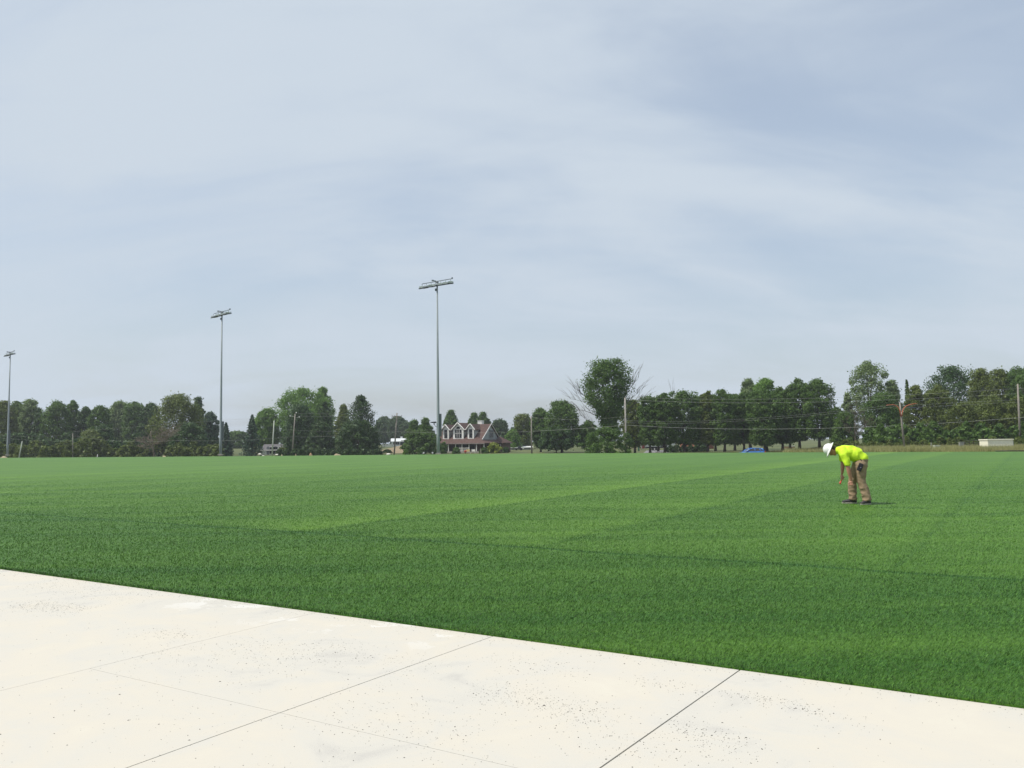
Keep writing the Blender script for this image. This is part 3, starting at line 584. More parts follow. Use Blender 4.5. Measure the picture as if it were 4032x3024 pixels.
scrub('undergrowth', 'leafy shrubs along the foot of the right hand wood behind the cabin', [(x, 1700 - r_.uniform(0, 45), r_.uniform(34, 52), 136 + r_.uniform(-5, 5)) for x in range(3420, 4120, 26)], 'mid', 5, .2)
scrub('undergrowth', 'low olive bushes in front of the right hand wood', [(x, 1745 - r_.uniform(0, 30), r_.uniform(18, 34), 129 + r_.uniform(-3, 3)) for x in range(3300, 4100, 34)], 'olive', 6, .16)
scrub('undergrowth', 'low bushes between the row trees and the dark conifers', [(x, 1768, 22, 178) for x in range(1100, 1500, 30)] + [(x, 1752, 24, 182) for x in range(2640, 2790, 26)], 'pine', 7, .2)

# far-off line of woods closing the horizon
VV = []; r = np.random.default_rng(11)
for x in np.arange(-440, 560, 8.0):
    y = 470 + r.uniform(-25, 25); P, Q, C = lobes_crown(r, 8.0, 0, r.uniform(7, 10), 'bush', 7, 60, .6); VV.append(leaves(P + np.array([x, y, tz(x, y)]), Q, .75, r))
Vv = np.concatenate(VV); tag(link('distant_wood', np_mesh('distant_wood', Vv, np.arange(len(Vv)).reshape(-1, 4)), LM['far']), 'low hazy line of woods closing the horizon', 'woods', kind='stuff')

# tall weeds round the far side of the field
def weeds(name, label, n, sampler, h0, h1, w, cd_, cl_, seed):
    r = np.random.default_rng(seed); x, y = sampler(r, n); z = terr(x, y); n = len(x); h = r.uniform(h0, h1, n) * (0.6 + 0.8 * np.abs(np.sin(x * .7) * np.sin(y * .9 + x * .31))); a = r.uniform(0, 6.28, n)
    wx = np.cos(a) * w; wy = np.sin(a) * w; lx = r.normal(0, .28, n) * h; ly = r.normal(0, .28, n) * h; P = np.zeros((n, 3, 3), np.float32)
    P[:, 0] = np.stack([x - wx, y - wy, z - .02], 1); P[:, 1] = np.stack([x + wx, y + wy, z - .02], 1); P[:, 2] = np.stack([x + lx, y + ly, z + h], 1)
    o = link(name, np_mesh(name, P.reshape(-1, 3), np.arange(n * 3).reshape(-1, 3)), leaf_mat(name + '_mat', cd_, cl_, .3, .4)); return tag(o, label, 'weeds', kind='stuff')
def s_right(r, n):
    b = r.uniform(0.325, 0.66, n); y0 = np.interp(b, [0.28, .36, .62, .66], [86, 82, 72, 70]); y = r.uniform(0, 1, n) ** 1.2 * 52 + y0; x = b * y; k = y > np.interp(x, FX, FY) + 1.5; return x[k], y[k]
weeds('tall_weeds', 'tall tan and green weeds on the right beyond the field', 110000, s_right, .25, .62, .022, (0.160, 0.175, 0.055), (0.480, 0.455, 0.210), 21)
def s_mid(r, n):
    b = r.uniform(-.66, .29, n); y0 = np.interp(b * 100, FX, FY) ; x = b * y0; y0 = np.interp(x, FX, FY); y = y0 + r.uniform(2.5, 9, n) ; return x, y
weeds('rough_grass', 'ragged strip of grass along the far edge of the field', 60000, s_mid, .02, .09, .02, (0.062, 0.090, 0.026), (0.190, 0.185, 0.070), 22)
def s_lawn(r, n):
    y = r.uniform(140, 168, n); b = r.uniform(.16, .40, n); return b * y, y
weeds('rough_grass', 'tufted grass under the row of trees', 50000, s_lawn, .1, .5, .04, (0.090, 0.105, 0.030), (0.230, 0.210, 0.085), 23)

# ------------------------------------------------------------------ floodlight poles
galv = mat('galvanised', (0.25, 0.285, 0.30), 0.6, metal=0.1, var=0.16, vscale=1.5, stretch=(6, 6, .6))
steel = mat('steel', (0.16, 0.18, 0.20), 0.5, metal=0.4)
lampm = mat('lamp_housing', (0.50, 0.54, 0.57), 0.45, metal=0.3)
darkm = mat('dark_glass', (0.015, 0.02, 0.025), 0.2)
cab = mat('cabinet_dark', (0.085, 0.105, 0.115), 0.5)
def floodlight(label, bx, by, topy, D, ang, low_lamp):
    b = at(bx, by, D); z0 = 0.0; H = at(bx, topy, D).z
    root = empty('floodlight_pole', (b.x, D, z0), 0, label, 'floodlight', 'floodlight poles along the far side of the field')
    m = MB(); m.tube([(0, 0, -.3), (0, 0, H * .12), (0, 0, H * .121), (0, 0, H * .55), (0, 0, H * .551), (0, 0, H)], [.215, .200, .192, .135, .128, .088], 14); m.build('pole', galv, root, True)
    m = MB(); m.box((0, 0, .06), (.62, .62, .16)); m.build('footing', mat('footing', (.42, .38, .32), .9, var=.2), root)
    T = Matrix.Rotation(R(ang), 4, 'Z')
    m = MB(); m.box((0, 0, H - .05), (5.1, .075, .075), T); m.box((-.28, .0, H + .02), (.09, .9, .09), T); m.box((-.32, -.45, H + .02), (.2, .2, .16), T); m.box((2.5, .0, H + .04), (.07, .2, .14), T)
    m.box((0, 0, H - .35), (.24, .24, .5), T); m.box((-.16, -.1, H - 1.1), (.14, .14, .3), T); m.build('crossbar', steel, root)
    for i, px_ in enumerate((-2.4, -1.64, -.88, -.15, .76, 1.56, 2.34)):
        TT = T @ Matrix.Translation((px_, -.12, H - .52)) @ Matrix.Rotation(R((0, -30, 22, -12, 5, 10, 32)[i]), 4, 'Z') @ Matrix.Rotation(R(14), 4, 'X')
        m = MB(); m.prism([(-.32, -.06), (.32, -.06), (.32, .10), (.22, .17), (-.22, .17), (-.32, .10)], -.26, .22, TT); m.box((0, 0.02, .28), (.06, .06, .26), TT)
        lamp = m.build('lamp_head', lampm, root)
        v_ = MB(); v_.prism([(-.335, -.17), (.335, -.17), (.34, -.055), (-.34, -.055)], -.38, .23, TT); v_.build('visor', darkm, lamp)
    m = MB(); m.box((.30, .02, 3.55), (.22, .30, 2.75)); m.box((.21, .02, 4.6), (.1, .12, .1)); m.box((.21, .02, 2.5), (.1, .12, .1)); m.build('control_cabinet', cab, root)
    if low_lamp:
        m = MB(); m.tube([(-.15, 0, 3.35), (-.34, 0, 3.42), (-.44, 0, 3.62)], [.03] * 3, 6); m.box((-.47, 0, 3.66), (.16, .2, .06)); a_ = m.build('lamp_arm', steel, root)
        m = MB(); m.prism([(-.98, .86 + 3.0), (-.3, .80 + 3.0), (-.2, .9 + 3.0), (-.3, 1.0 + 3.0), (-.86, .94 + 3.0)], -.22, .22); m.box((-.5, 0, 3.74), (.1, .12, .14)); m.build('low_lamp_head', darkm, root)
    return root
floodlight('tallest floodlight pole, beside the brown roofed house, with a small black lamp low down', 1726, 1789, 1106, 101, -38, True)
floodlight('middle height floodlight pole in front of the narrow dark spruce', 868, 1797, 1226, 121, -45, False)
floodlight('lowest looking floodlight pole at the left picture border, its lamp bar cut by the border', 29, 1799, 1386, 165, -44, False)

# ------------------------------------------------------------------ wooden poles and wires
wood = mat('weathered_pole', (0.235, 0.215, 0.185), 0.9, var=0.35, vscale=2.5, stretch=(5, 5, .5))
paleg = mat('pale_pole', (0.42, 0.46, 0.38), 0.85, var=0.2, vscale=2, stretch=(5, 5, .5))
wht = mat('white_paint', (0.74, 0.74, 0.71), 0.55, var=0.06)
def wpole(label, bx, by, tx, ty, D, r0=.17, arm=False, caps=False, m_=None, group='utility poles along the road'):
    b = at(bx, by, D); tp = at(tx, ty, D); zg = tz(b.x, D); root = empty('utility_pole', (b.x, D, zg), 0, label, 'pole', group)
    m = MB(); k = (tp.x - b.x) / max(1, tp.z - b.z); Hh = tp.z - zg; m.tube([(-k * .6, 0, -.5), (k * Hh * .5, 0, Hh * .5), (k * Hh, 0, Hh)], [r0, r0 * .83, r0 * .66], 10); m.build('pole', m_ or wood, root, True)
    if arm:
        m = MB(); m.box((k * Hh, -.2, Hh - .75), (2.4, .1, .12)); m.tube([(k * Hh - .8, -.2, Hh - .75), (k * Hh, -.2, Hh - 1.5)], [.025, .025], 5); m.tube([(k * Hh + .8, -.2, Hh - .75), (k * Hh, -.2, Hh - 1.5)], [.025, .025], 5); m.build('cross_arm', wood, root)
        for q in (-1.1, -.5, 1.1):
            m = MB(); m.ball((k * Hh + q, -.2, Hh - .60), (.07, .07, .11), nu=8, nv=5); m.build('insulator', mat('insulator', (.14, .11, .09), .4), root)
    if caps:
        for q, z in ((.28, .28), (-1.1, -.45), (.95, -.7)):
            m = MB(); m.tube([(k * Hh, 0, Hh + z - .15), (k * Hh + q, -.1, Hh + z)], [.02, .02], 5); m.ball((k * Hh + q, -.1, Hh + z), .13, nu=8, nv=6); m.build('insulator', wht, root)
    return root
wpole('tall wooden utility pole at the right picture border, right of the white cabin', 4018, 1752, 4007, 1512, 135, .19)
wpole('pale utility pole half hidden by the right side of the giant tree', 2466, 1783, 2461, 1566, 147, .19, m_=mat('grey_pole', (.33, .31, .28), .9, var=.3, vscale=3, stretch=(4, 4, .6)))
wpole('bare wooden utility pole standing right of the grey shed', 2094, 1787, 2092, 1638, 182, .19)
wpole('wooden utility pole with a cross arm, left of the hedge like tree', 1552, 1790, 1563, 1626, 190, .19, arm=True)
wpole('wooden utility pole topped with white insulators in front of the dark conifers', 1150, 1795, 1162, 1630, 187, .19, caps=True)
wpole('pale greenish pole in front of the small grey roofed house', 1071, 1796, 1079, 1656, 176, .17, m_=paleg)
wpole('thin grey wooden pole in front of the left wood', 286, 1801, 287, 1706, 180, .11)
wpole('short leaning pale post right of the leftmost floodlight pole', 73, 1801, 85, 1737, 176, .14, m_=paleg, group='leaning posts')
wpole('stubby leaning white stake in front of the left scrub', 377, 1800, 382, 1789, 150, .07, m_=wht, group='leaning posts')

wires = [mat('wire_pale', (0.36, 0.37, 0.33), .6), mat('wire_dark', (0.05, 0.05, 0.05), .6)]
def wire(label, pts, r_, m_, sag=True):
    P = [at(x, y, D) for x, y, D in pts]; o = P[0]; m = MB(); Q = []
    for i in range(len(P) - 1):              # spans between supports, with the sag given by mid points
        for k in range(8 if i < len(P) - 2 else 9): Q.append(P[i].lerp(P[i + 1], k / 8) - o)
    m.tube(Q, [r_ * .8] * len(Q), 5); w_ = m.build('power_line', m_, smooth=True, loc=o); return tag(w_, label, 'wire', 'overhead wires')
def curve3(a, mid, b, n=8):                  # parabola through three photo points with depth
    out_ = []
    for i in range(n + 1):
        t_ = i / n; q = [(2 * (t_ - .5) * (t_ - 1)) * a[j] - 4 * t_ * (t_ - 1) * mid[j] + 2 * t_ * (t_ - .5) * b[j] for j in range(3)]; out_.append(tuple(q))
    return out_
def span(label, a, mid, b, r_, m_): return wire(label, curve3(a, mid, b, 10), r_, m_)
wp, wd = wires
span('uppermost wire crossing the row trees to the right wooden pole', (2461, 1562, 147), (3120, 1570, 141), (4007, 1530, 135), .016, wp)
span('second wire from the top across the row trees to the right wooden pole', (2461, 1573, 147), (3120, 1585, 141), (4007, 1550, 135), .018, wp)
span('third wire, thin, rising from the row trees toward the lamp post with orange arms', (2466, 1656, 146.5), (2930, 1650, 144), (3555, 1590, 136), .013, wp)
span('fourth wire, thin, just under the third wire across the row trees', (2466, 1664, 146.5), (2930, 1657, 144), (3557, 1598, 136), .013, wp)
span('thin wire from behind the lamp post to the right wooden pole, higher of the two', (3555, 1598, 136), (3780, 1585, 135.5), (4009, 1574, 135), .012, wp)
span('thin wire from behind the lamp post to the right wooden pole, lower of the two', (3556, 1606, 136), (3780, 1595, 135.5), (4010, 1583, 135), .012, wp)
span('thickest lowest wire across the row trees, meeting the right wooden pole', (2466, 1674, 147), (3180, 1688, 141), (4012, 1645, 135), .027, wp)
span('short wire stub leaving the right wooden pole at the border, upper', (4007, 1530, 134.8), (4040, 1528, 134), (4090, 1524, 133), .016, wp)
span('short wire stub leaving the right wooden pole at the border, lower', (4012, 1645, 134.8), (4045, 1642, 134), (4090, 1638, 133), .027, wp)
span('pale wire from the bare wooden pole to the pole hidden by the giant tree, low', (2094, 1698, 182), (2280, 1688, 163), (2466, 1674, 147), .024, wp)
span('faint wire from the top of the bare wooden pole toward the giant tree', (2092, 1644, 182), (2280, 1651, 163), (2462, 1640, 147), .013, wp)
span('black wire over the brown roof, highest of three', (2092, 1648, 181.8), (1900, 1676, 185), (1562, 1698, 189.8), .020, wd)
span('black wire over the brown roof, middle of three', (2092, 1652, 181.6), (1900, 1681, 185), (1562, 1702, 189.8), .020, wd)
span('black wire over the brown roof, lowest of three', (2092, 1657, 181.4), (1900, 1687, 185), (1562, 1706, 189.8), .020, wd)
span('pale wire across the gable of the brick house to the bare wooden pole', (1558, 1700, 189.6), (1830, 1704, 186), (2094, 1698, 182), .020, wp)
span('wire from the white insulator at the pole top past the white pine', (1165, 1628, 187), (1350, 1630, 188), (1563, 1632, 190), .014, wp)
span('second wire under it from the insulators past the white pine', (1172, 1638, 187), (1350, 1641, 188), (1560, 1640, 190), .014, wp)
span('middle wire between the two poles across the dark conifers', (1075, 1688, 178), (1300, 1699, 186), (1558, 1697, 189.6), .014, wp)
span('thick pale wire across the dark conifers below the middle wire', (1156, 1719, 187), (1290, 1718, 188), (1558, 1700, 189.6), .022, wp)
span('thick pale wire from the blue spruce side to the insulator pole', (690, 1734, 172), (930, 1734, 178), (1156, 1719, 187), .020, wp)
span('pale wire across the shaded lower trees left of the middle floodlight pole', (287, 1716, 180), (500, 1738, 175), (690, 1734, 172), .013, wp)
span('upper wire climbing from the thin grey pole to the insulator pole', (287, 1700, 180), (700, 1668, 180), (1150, 1637, 187), .012, wp)
span('wire at the far left running from the border to the thin grey pole, upper', (-30, 1712, 176), (120, 1718, 178), (287, 1712, 180), .012, wp)
span('wire at the far left running from the border to the thin grey pole, lower', (-30, 1722, 176), (120, 1733, 178), (287, 1738, 180), .013, wp)

# lamp post with orange arms
b = at(3562, 1768, 118); zg = tz(b.x, 118); root = empty('lamp_post', (b.x, 118, zg), 0, 'wooden lamp post with two curved orange arms, in front of the right hand wood', 'lamp post')
s_ = 118 / FPX; Hh = at(3552, 1583, 118).z - zg; kx = (3551 - 3562) * s_
m = MB(); m.tube([(0, 0, -.4), (kx * .55, 0, Hh * .55), (kx, 0, Hh)], [.155, .135, .095], 10); m.build('pole', wood, root, True)
org = mat('orange_paint', (0.50, 0.130, 0.060), .5, var=.25)
def lp(px, py): return ((px - 3562) * s_, -.12, at(px, py, 118).z - zg)
for nm, pts in (('lamp_arm', [(3551, 1640), (3549, 1618), (3543, 1604), (3535, 1597), (3522, 1593), (3506, 1594), (3496, 1596)]), ('lamp_arm', [(3555, 1640), (3557, 1624), (3564, 1608), (3574, 1599), (3588, 1593), (3605, 1590), (3618, 1589)])):
    m = MB(); m.tube([lp(*q) for q in pts], [.075, .065, .055, .05, .045, .035, .03], 7); m.build(nm, org, root, True)
m = MB(); m.box(lp(3554, 1627), (.12, .1, .34)); m.build('bracket', mat('bracket', (.75, .6, .52), .5), root)
m = MB(); m.prism([(-.55, 0), (.55, 0), (.62, .07), (.3, .16), (-.3, .18), (-.6, .1)], -.2, .2, Matrix.Translation((lp(3601, 1607)[0], 0, lp(3601, 1607)[2]))); m.tube([lp(3575, 1599), lp(3588, 1602), lp(3600, 1604)], [.025] * 3, 5)
m.build('street_lamp_head', mat('lamp_grey', (.06, .07, .085), .4), root)

# ------------------------------------------------------------------ brick house with brown roof
HD = 212; hb = at(1846, 1780, HD); th = R(-27)
zg = tz(hb.x, HD) - .02
root = empty('brick_house', (hb.x, HD, zg), th, 'brick house with a long brown roof, three white dormers and a front porch', 'house')
brick = mat('brick', (0.135, 0.088, 0.070), .9, var=.3, vscale=9); roofm = mat('brown_shingles', (0.090, 0.053, 0.045), .9, var=.28, vscale=1.2, stretch=(1, 1, 3), bump=.3, bscale=12)
siding = mat('grey_siding', (0.34, 0.36, 0.36), .7, var=.1, stretch=(.3, .3, 12)); glass = mat('window_glass', (0.020, 0.022, 0.028), .15, spec=.6)
trimw = mat('white_trim', (0.78, 0.77, 0.74), .5); stone = mat('porch_floor', (.30, .28, .25), .9)
zr = at(1846, 1671, HD).z - zg; ze = at(1846, 1745, HD).z - zg; zk = at(1900, 1731, HD).z - zg
W2 = 6.35; g5 = 4.9
m = MB(); m.box((0, 0, ze / 2 + .1), (2 * W2 - .3, 2 * g5 - .6, ze + .2)); m.build('wall', brick, root)
def roofslab(m, A, B, C_, D_, t_=.14):
    A, B, C_, D_ = map(Vector, (A, B, C_, D_)); n = (B - A).cross(D_ - A).normalized(); n = n if n.z > 0 else -n
    vs = [A, B, C_, D_] + [p - n * t_ for p in (A, B, C_, D_)]; m.add(vs, [(0, 1, 2, 3), (7, 6, 5, 4), (0, 4, 5, 1), (1, 5, 6, 2), (2, 6, 7, 3), (3, 7, 4, 0)])
m = MB(); ov = .25; ey = 7.1
for s in (-1, 1):
    roofslab(m, (-W2 - ov, 0, zr), (W2 + ov, 0, zr), (W2 + ov, s * g5, zk), (-W2 - ov, s * g5, zk))
    roofslab(m, (-W2 - ov, s * g5, zk), (W2 + (2.0 if s < 0 else ov), s * g5, zk - (0 if s > 0 else 0)), (W2 + (2.4 if s < 0 else ov), s * ey, ze), (-W2 - ov, s * ey, ze)) if s > 0 else None
# porch roof across the front and round the right side
roofslab(m, (-W2 - ov, -g5, zk), (W2 + .1, -g5, zk), (W2 + 2.2, -ey, ze), (-W2 - ov, -ey, ze))
roofslab(m, (W2 + .1, -g5, zk), (W2 + .1, 2.0, zk), (W2 + 2.2, 2.0, ze), (W2 + 2.2, -ey, ze))
# hipped wing on the right
wx0, wx1, wy0, wy1 = W2 - .2, W2 + 3.1, 1.0, 6.4; zt = zk + .75; cxw, cyw = (W2 + .7), 3.7
for a_, b_ in (((wx0, wy0), (wx1, wy0)), ((wx1, wy0), (wx1, wy1)), ((wx1, wy1), (wx0, wy1))):
    q1 = (cxw, cyw - .05, zt); q2 = (cxw + (.02), cyw, zt); roofslab(m, (*a_, ze), (*b_, ze), q2, q1)
rf = m.build('roof', roofm, root)
m = MB()                                    # gable end wall, right
for s in (1, -1):
    m = MB(); m.prism([(-g5 + .25, zk - .2), (g5 - .25, zk - .2), (0, zr - .22)], 0, .12, Matrix.Translation((s * (W2 - .05), 0, 0)) @ Matrix.Rotation(R(90), 4, 'Z')); m.build('gable_wall', siding, root)
m = MB()
for s in (-1, 1):
    a = Vector((W2 + ov + .03, 0, zr + .04)); b_ = Vector((W2 + ov + .03, s * g5, zk + .02)); m.tube([a, b_], [.11, .11], 4)
m.build('bargeboard', trimw, root)
f_ = MB(); f_.box((W2 + .10, -.5 + .9, zk + 1.45), (.06, 1.9, 1.95)); fr = f_.build('window', mat('grey_frame', (.30, .32, .33), .6), root); f_ = MB(); f_.box((W2 + .15, .4, zk + 1.45), (.05, 1.6, 1.7)); f_.build('pane', glass, fr)
m = MB(); m.box((2.9, 1.2, zr + .1), (1.25, 1.1, 1.5)); m.box((2.9, 1.2, zr + .88), (1.4, 1.25, .12)); m.build('chimney', wht, rf)
m = MB(); m.box((wx0 + (wx1 - wx0) / 2 - .1, (wy0 + wy1) / 2, ze / 2), (wx1 - wx0 - .9, wy1 - wy0 - .9, ze)); m.build('wing_wall', brick, root)
f_ = MB(); f_.box((wx1 - 1.4, wy0 + .42, ze * .58), (.85, .08, 1.3)); fr = f_.build('window', trimw, root); f_ = MB(); f_.box((wx1 - 1.4, wy0 + .37, ze * .58), (.65, .05, 1.1)); f_.build('pane', glass, fr)
# dormers
sl_ = (zr - zk) / g5
def dormer(x, w, hw_, apex, big):
    zb = zk + .25; y0 = -(zr - zb) / sl_ + .0; zt_ = zb + hw_; yb = -(zr - zt_) / sl_; za = zt_ + apex; ya = -(zr - za) / sl_ if za < zr else 0
    m = MB(); m.add([(x - w, y0, zb), (x + w, y0, zb), (x + w, y0, zt_), (x, y0, za - .1), (x - w, y0, zt_)], [(0, 1, 2, 3, 4)])
    d = m.build('dormer', trimw, root)
    m = MB(); m.add([(x + w, y0, zb), (x + w, yb, zt_), (x + w, y0, zt_)], [(0, 1, 2)]); m.add([(x - w, y0, zb), (x - w, yb, zt_), (x - w, y0, zt_)], [(0, 2, 1)]); m.build('cheek', siding, d)
    m = MB()
    for s in (-1, 1): roofslab(m, (x, y0 - .3, za), (x, ya + .3, za), (x + s * (w + .42), yb + .3, zt_ - .28), (x + s * (w + .42), y0 - .3, zt_ - .28), .1)
    m.build('dormer_roof', roofm, d)
    m = MB()
    for s in (-1, 1): m.tube([(x, y0 - .32, za - .02), (x + s * (w + .45), y0 - .32, zt_ - .30)], [.15, .15], 4)
    m.build('dormer_trim', trimw, d)
    ww = w * (.62 if big else .50); f_ = MB(); f_.box((x, y0 - .03, zb + hw_ * .52), (2 * ww, .06, hw_ * .84)); wn_ = f_.build('window', glass, d)
    m = MB()
    if big:
        for q in (-.33, .33): m.box((x + q * ww * 1.0, y0 - .08, zb + hw_ * .52), (.09, .04, hw_ * .84))
        m.box((x, y0 - .08, zb + hw_ * .55), (2 * ww, .04, .07)); m.build('mullion', trimw, wn_)
        f_ = MB(); f_.prism([(math.cos(R(a)) * .55, math.sin(R(a)) * .55) for a in range(0, 181, 20)], y0 - .06, y0 - .01, Matrix.Translation((x, 0, zb + hw_ * 1.02))); f_.build('fanlight', glass, d)
    else: m.box((x, y0 - .08, zb + hw_ * .52), (2 * ww, .04, .06)); m.build('mullion', mat('dark_frame', (.1, .09, .09), .6), wn_)
dormer(-4.0, .88, 2.5, 1.15, False); dormer(-.35, 1.52, 2.5, 1.55, True); dormer(3.25, .88, 2.5, 1.2, False)
# porch
m = MB(); m.box((.9, -5.7, .18), (2 * W2 + 1.6, 2.4, .36)); m.build('porch_floor', stone, root)
for x in (-5.9, -4.2, -1.9, .2, 2.0, 4.0, 6.1, 8.2):
    m = MB(); m.box((x, -6.8, ze / 2), (.15, .15, ze - .1)); m.build('porch_post', trimw, root)
for x0, x1 in ((-6.2, -4.2), (.2, 4.0)):
    m = MB(); m.box(((x0 + x1) / 2, -6.8, 1.22), (x1 - x0, .06, .07)); m.box(((x0 + x1) / 2, -6.8, .5), (x1 - x0, .06, .07)); q = x0 + .15
    while q < x1: m.box((q, -6.8, .86), (.045, .045, .68)); q += .20
    m.build('porch_railing', trimw, root)
for x, w_ in ((-5.0, .95), (-.6, 1.1), (1.6, 2.4), (3.6, 1.6)):
    f_ = MB(); f_.box((x, -g5 + .22, ze * .55), (w_ + .2, .08, 1.5)); fr = f_.build('window', mat('porch_frame', (.2, .17, .15), .7), root); f_ = MB(); f_.box((x, -g5 + .17, ze * .55), (w_, .05, 1.3)); f_.build('pane', glass, fr)
f_ = MB(); f_.box((-2.4, -g5 + .2, 1.35), (1.0, .08, 2.1)); d_ = f_.build('door', mat('door_dark', (.06, .03, .028), .6), root); f_ = MB(); f_.ball((-2.05, -g5 + .12, 1.3), .05, nu=8, nv=5); f_.build('handle', steel, d_)
m = MB(); m.box((.9, -ey - .02, ze - .10), (2 * W2 + 2.6, .10, .16)); m.build('gutter', mat('gutter', (.22, .19, .18), .6), root)

# ------------------------------------------------------------------ bushes and garden things by the house
def bush(label, cx, top, hw, D, lm, seed, by=1786, size=.17, cat='bush', group='garden bushes by the brick house'):
    b = at(cx, by, D); zg = tz(b.x, D); H = at(cx, top, D).z - zg; Rx = hw * D / FPX; r = np.random.default_rng(seed)
    P, Q, C = lobes_crown(r, Rx, 0.0, H, 'bush', 30, 140, size); Vv = leaves(P, Q, size, r); root = empty('garden_bush', (b.x, D, zg), 0, label, cat, group)
    link('crown', np_mesh('crown', Vv, np.arange(len(Vv)).reshape(-1, 4)), LM[lm], root); m = MB()
    for c in C[:6]: m.tube([(0, 0, -.1), (c[0] * .5, c[1] * .5, c[2] * .4), tuple(c)], [.07, .05, .02], 5)
    m.build('trunk', bark, root); return root
bush('small round green bush in front of the brick house porch', 1797, 1762, 22, 199, 'mid', 1)
bush('large yellowish green bush in front of the right end of the porch', 1946, 1742, 40, 199, 'yellow', 2)
bush('dark green low bush on the left flank of the large yellowish one', 1906, 1762, 20, 197, 'mid', 3)
bush('small dark bush between the yellowish bush and the grey shed', 1992, 1761, 15, 201, 'dark', 4)
bush('leafy bush at the left end of the porch, touching the tallest floodlight pole', 1748, 1741, 16, 203, 'mid', 5)
bush('pale green bush behind the grey shed roof', 2012, 1746, 30, 245, 'bright', 6)
bush('small pale green shrub in front of the hedge like tree', 1600, 1768, 14, 190, 'bright', 7)
bush('dark bush on the tan slope left of the cross armed pole', 1525, 1770, 22, 215, 'dark', 8)
bush('bush in front of the small grey roofed house', 1112, 1762, 26, 188, 'olive', 9)
def simple(name, label, cat, px, py, D, fn, group=None):
    b = at(px, py, D); zg = tz(b.x, D); r_ = empty(name, (b.x, D, zg), 0, label, cat, group); fn(r_); return r_
def f_post(r_): MB().box((0, 0, .55), (.16, .16, 1.3)).build('post', mat('pale_wood', (.42, .38, .30), .9), r_); MB().box((0, 0, 1.22), (.2, .2, .05)).build('cap', wood, r_)
simple('wooden_post', 'pale wooden post in front of the porch, left of the yellowish bush', 'post', 1893, 1785, 196, f_post)
def f_mail(r_):
    MB().box((0, 0, .5), (.09, .09, 1.0)).build('post', wood, r_); m = MB(); m.prism([(-.13, 1.0), (.13, 1.0), (.13, 1.16)] + [(math.cos(R(a)) * .13, 1.16 + math.sin(R(a)) * .12) for a in range(30, 151, 30)] + [(-.13, 1.16)], -.27, .27); m.build('box', wht, r_)
simple('mailbox', 'small white mailbox in front of the hedge like tree, left one', 'mailbox', 1668, 1785, 150, f_mail, 'mailboxes'); simple('mailbox', 'small white mailbox nearer the tallest floodlight pole, right one', 'mailbox', 1703, 1785, 150, f_mail, 'mailboxes')
def f_bench(col):
    def f(r_):
        mm = mat('garden_paint', col, .6); MB().box((0, 0, .45), (1.3, .45, .07)).build('seat', mm, r_); MB().box((0, .22, .75), (1.3, .06, .45)).build('backrest', mm, r_)
        for q in (-.55, .55): MB().box((q, 0, .21), (.07, .4, .42)).build('leg', mm, r_)
    return f
simple('garden_bench', 'pale yellow garden bench in front of the porch railing', 'bench', 1846, 1782, 200, f_bench((.62, .52, .25))); simple('garden_bench', 'white garden bench in front of the porch, right of the yellow one', 'bench', 1861, 1782, 200, f_bench((.75, .73, .66)))
def f_pot(r_):
    m = MB(); m.tube([(0, 0, 0), (0, 0, .45)], [.2, .32], 10); m.build('pot', mat('terracotta', (.30, .11, .07), .8), r_); m = MB(); [m.ball((q * .2, 0, .6 + abs(q) * -.1), .17, nu=8, nv=6) for q in (-1, 0, 1)]; m.build('flowers', mat('red_flowers', (.55, .06, .03), .8), r_)
simple('flower_pot', 'red flowers in a pot by the foot of the porch', 'flower pot', 1833, 1783, 200, f_pot)

# ------------------------------------------------------------------ other buildings
def gable_house(name, label, px0, px1, ridge_y, eave_y, base_y, D, depth, wallm, rfm, rz=0.0, wins=(), door=None, over=.35, hip=0.0, cat='house', garage=None):
    c = at((px0 + px1) / 2, base_y, D); zg = tz(c.x, D) - .05; w = (px1 - px0) / FPX * D; zr_ = at((px0 + px1) / 2, ridge_y, D).z - zg; ze_ = at((px0 + px1) / 2, eave_y, D).z - zg
    r_ = empty(name, (c.x, D + depth / 2, zg), rz, label, cat)
    m = MB(); m.box((0, 0, ze_ / 2), (w, depth, ze_)); m.build('wall', wallm, r_); m = MB()
    for s in (-1, 1): roofslab(m, (-w / 2 - over + hip, 0, zr_), (w / 2 + over - hip, 0, zr_), (w / 2 + over, s * (depth / 2 + over), ze_ - .08), (-w / 2 - over, s * (depth / 2 + over), ze_ - .08), .12)
    if hip:
        for s in (-1, 1): roofslab(m, (s * (w / 2 + over - hip), -.05, zr_), (s * (w / 2 + over - hip), .05, zr_), (s * (w / 2 + over), depth / 2 + over, ze_ - .08), (s * (w / 2 + over), -depth / 2 - over, ze_ - .08), .12)
    m.build('roof', rfm, r_)
    if not hip:
        for s in (-1, 1): MB().add([(s * (w / 2 - .01), -depth / 2, ze_), (s * (w / 2 - .01), depth / 2, ze_), (s * (w / 2 - .01), 0, zr_ - .1)], [(0, 1, 2)]).build('gable_wall', wallm, r_)
    MB().box((0, -depth / 2 - over - .02, ze_ - .16), (w + 2 * over, .08, .2)).build('fascia', trimw, r_)
    for (q, z, ww, hh) in wins:
        f_ = MB().box((q * w / 2, -depth / 2 - .03, z), (ww + .24, .08, hh + .24)).build('window', trimw, r_); MB().box((q * w / 2, -depth / 2 - .08, z), (ww, .05, hh)).build('pane', glass, f_)
    if door: MB().box((door[0] * w / 2, -depth / 2 - .04, 1.05), (door[1], .1, 2.1)).build('door', door[2], r_)
    return r_, w, ze_, zr_
greyroof = mat('grey_shingles', (.115, .110, .118), .9, var=.15, vscale=2); whites = mat('white_siding', (.62, .63, .62), .6, var=.08, stretch=(.3, .3, 10))
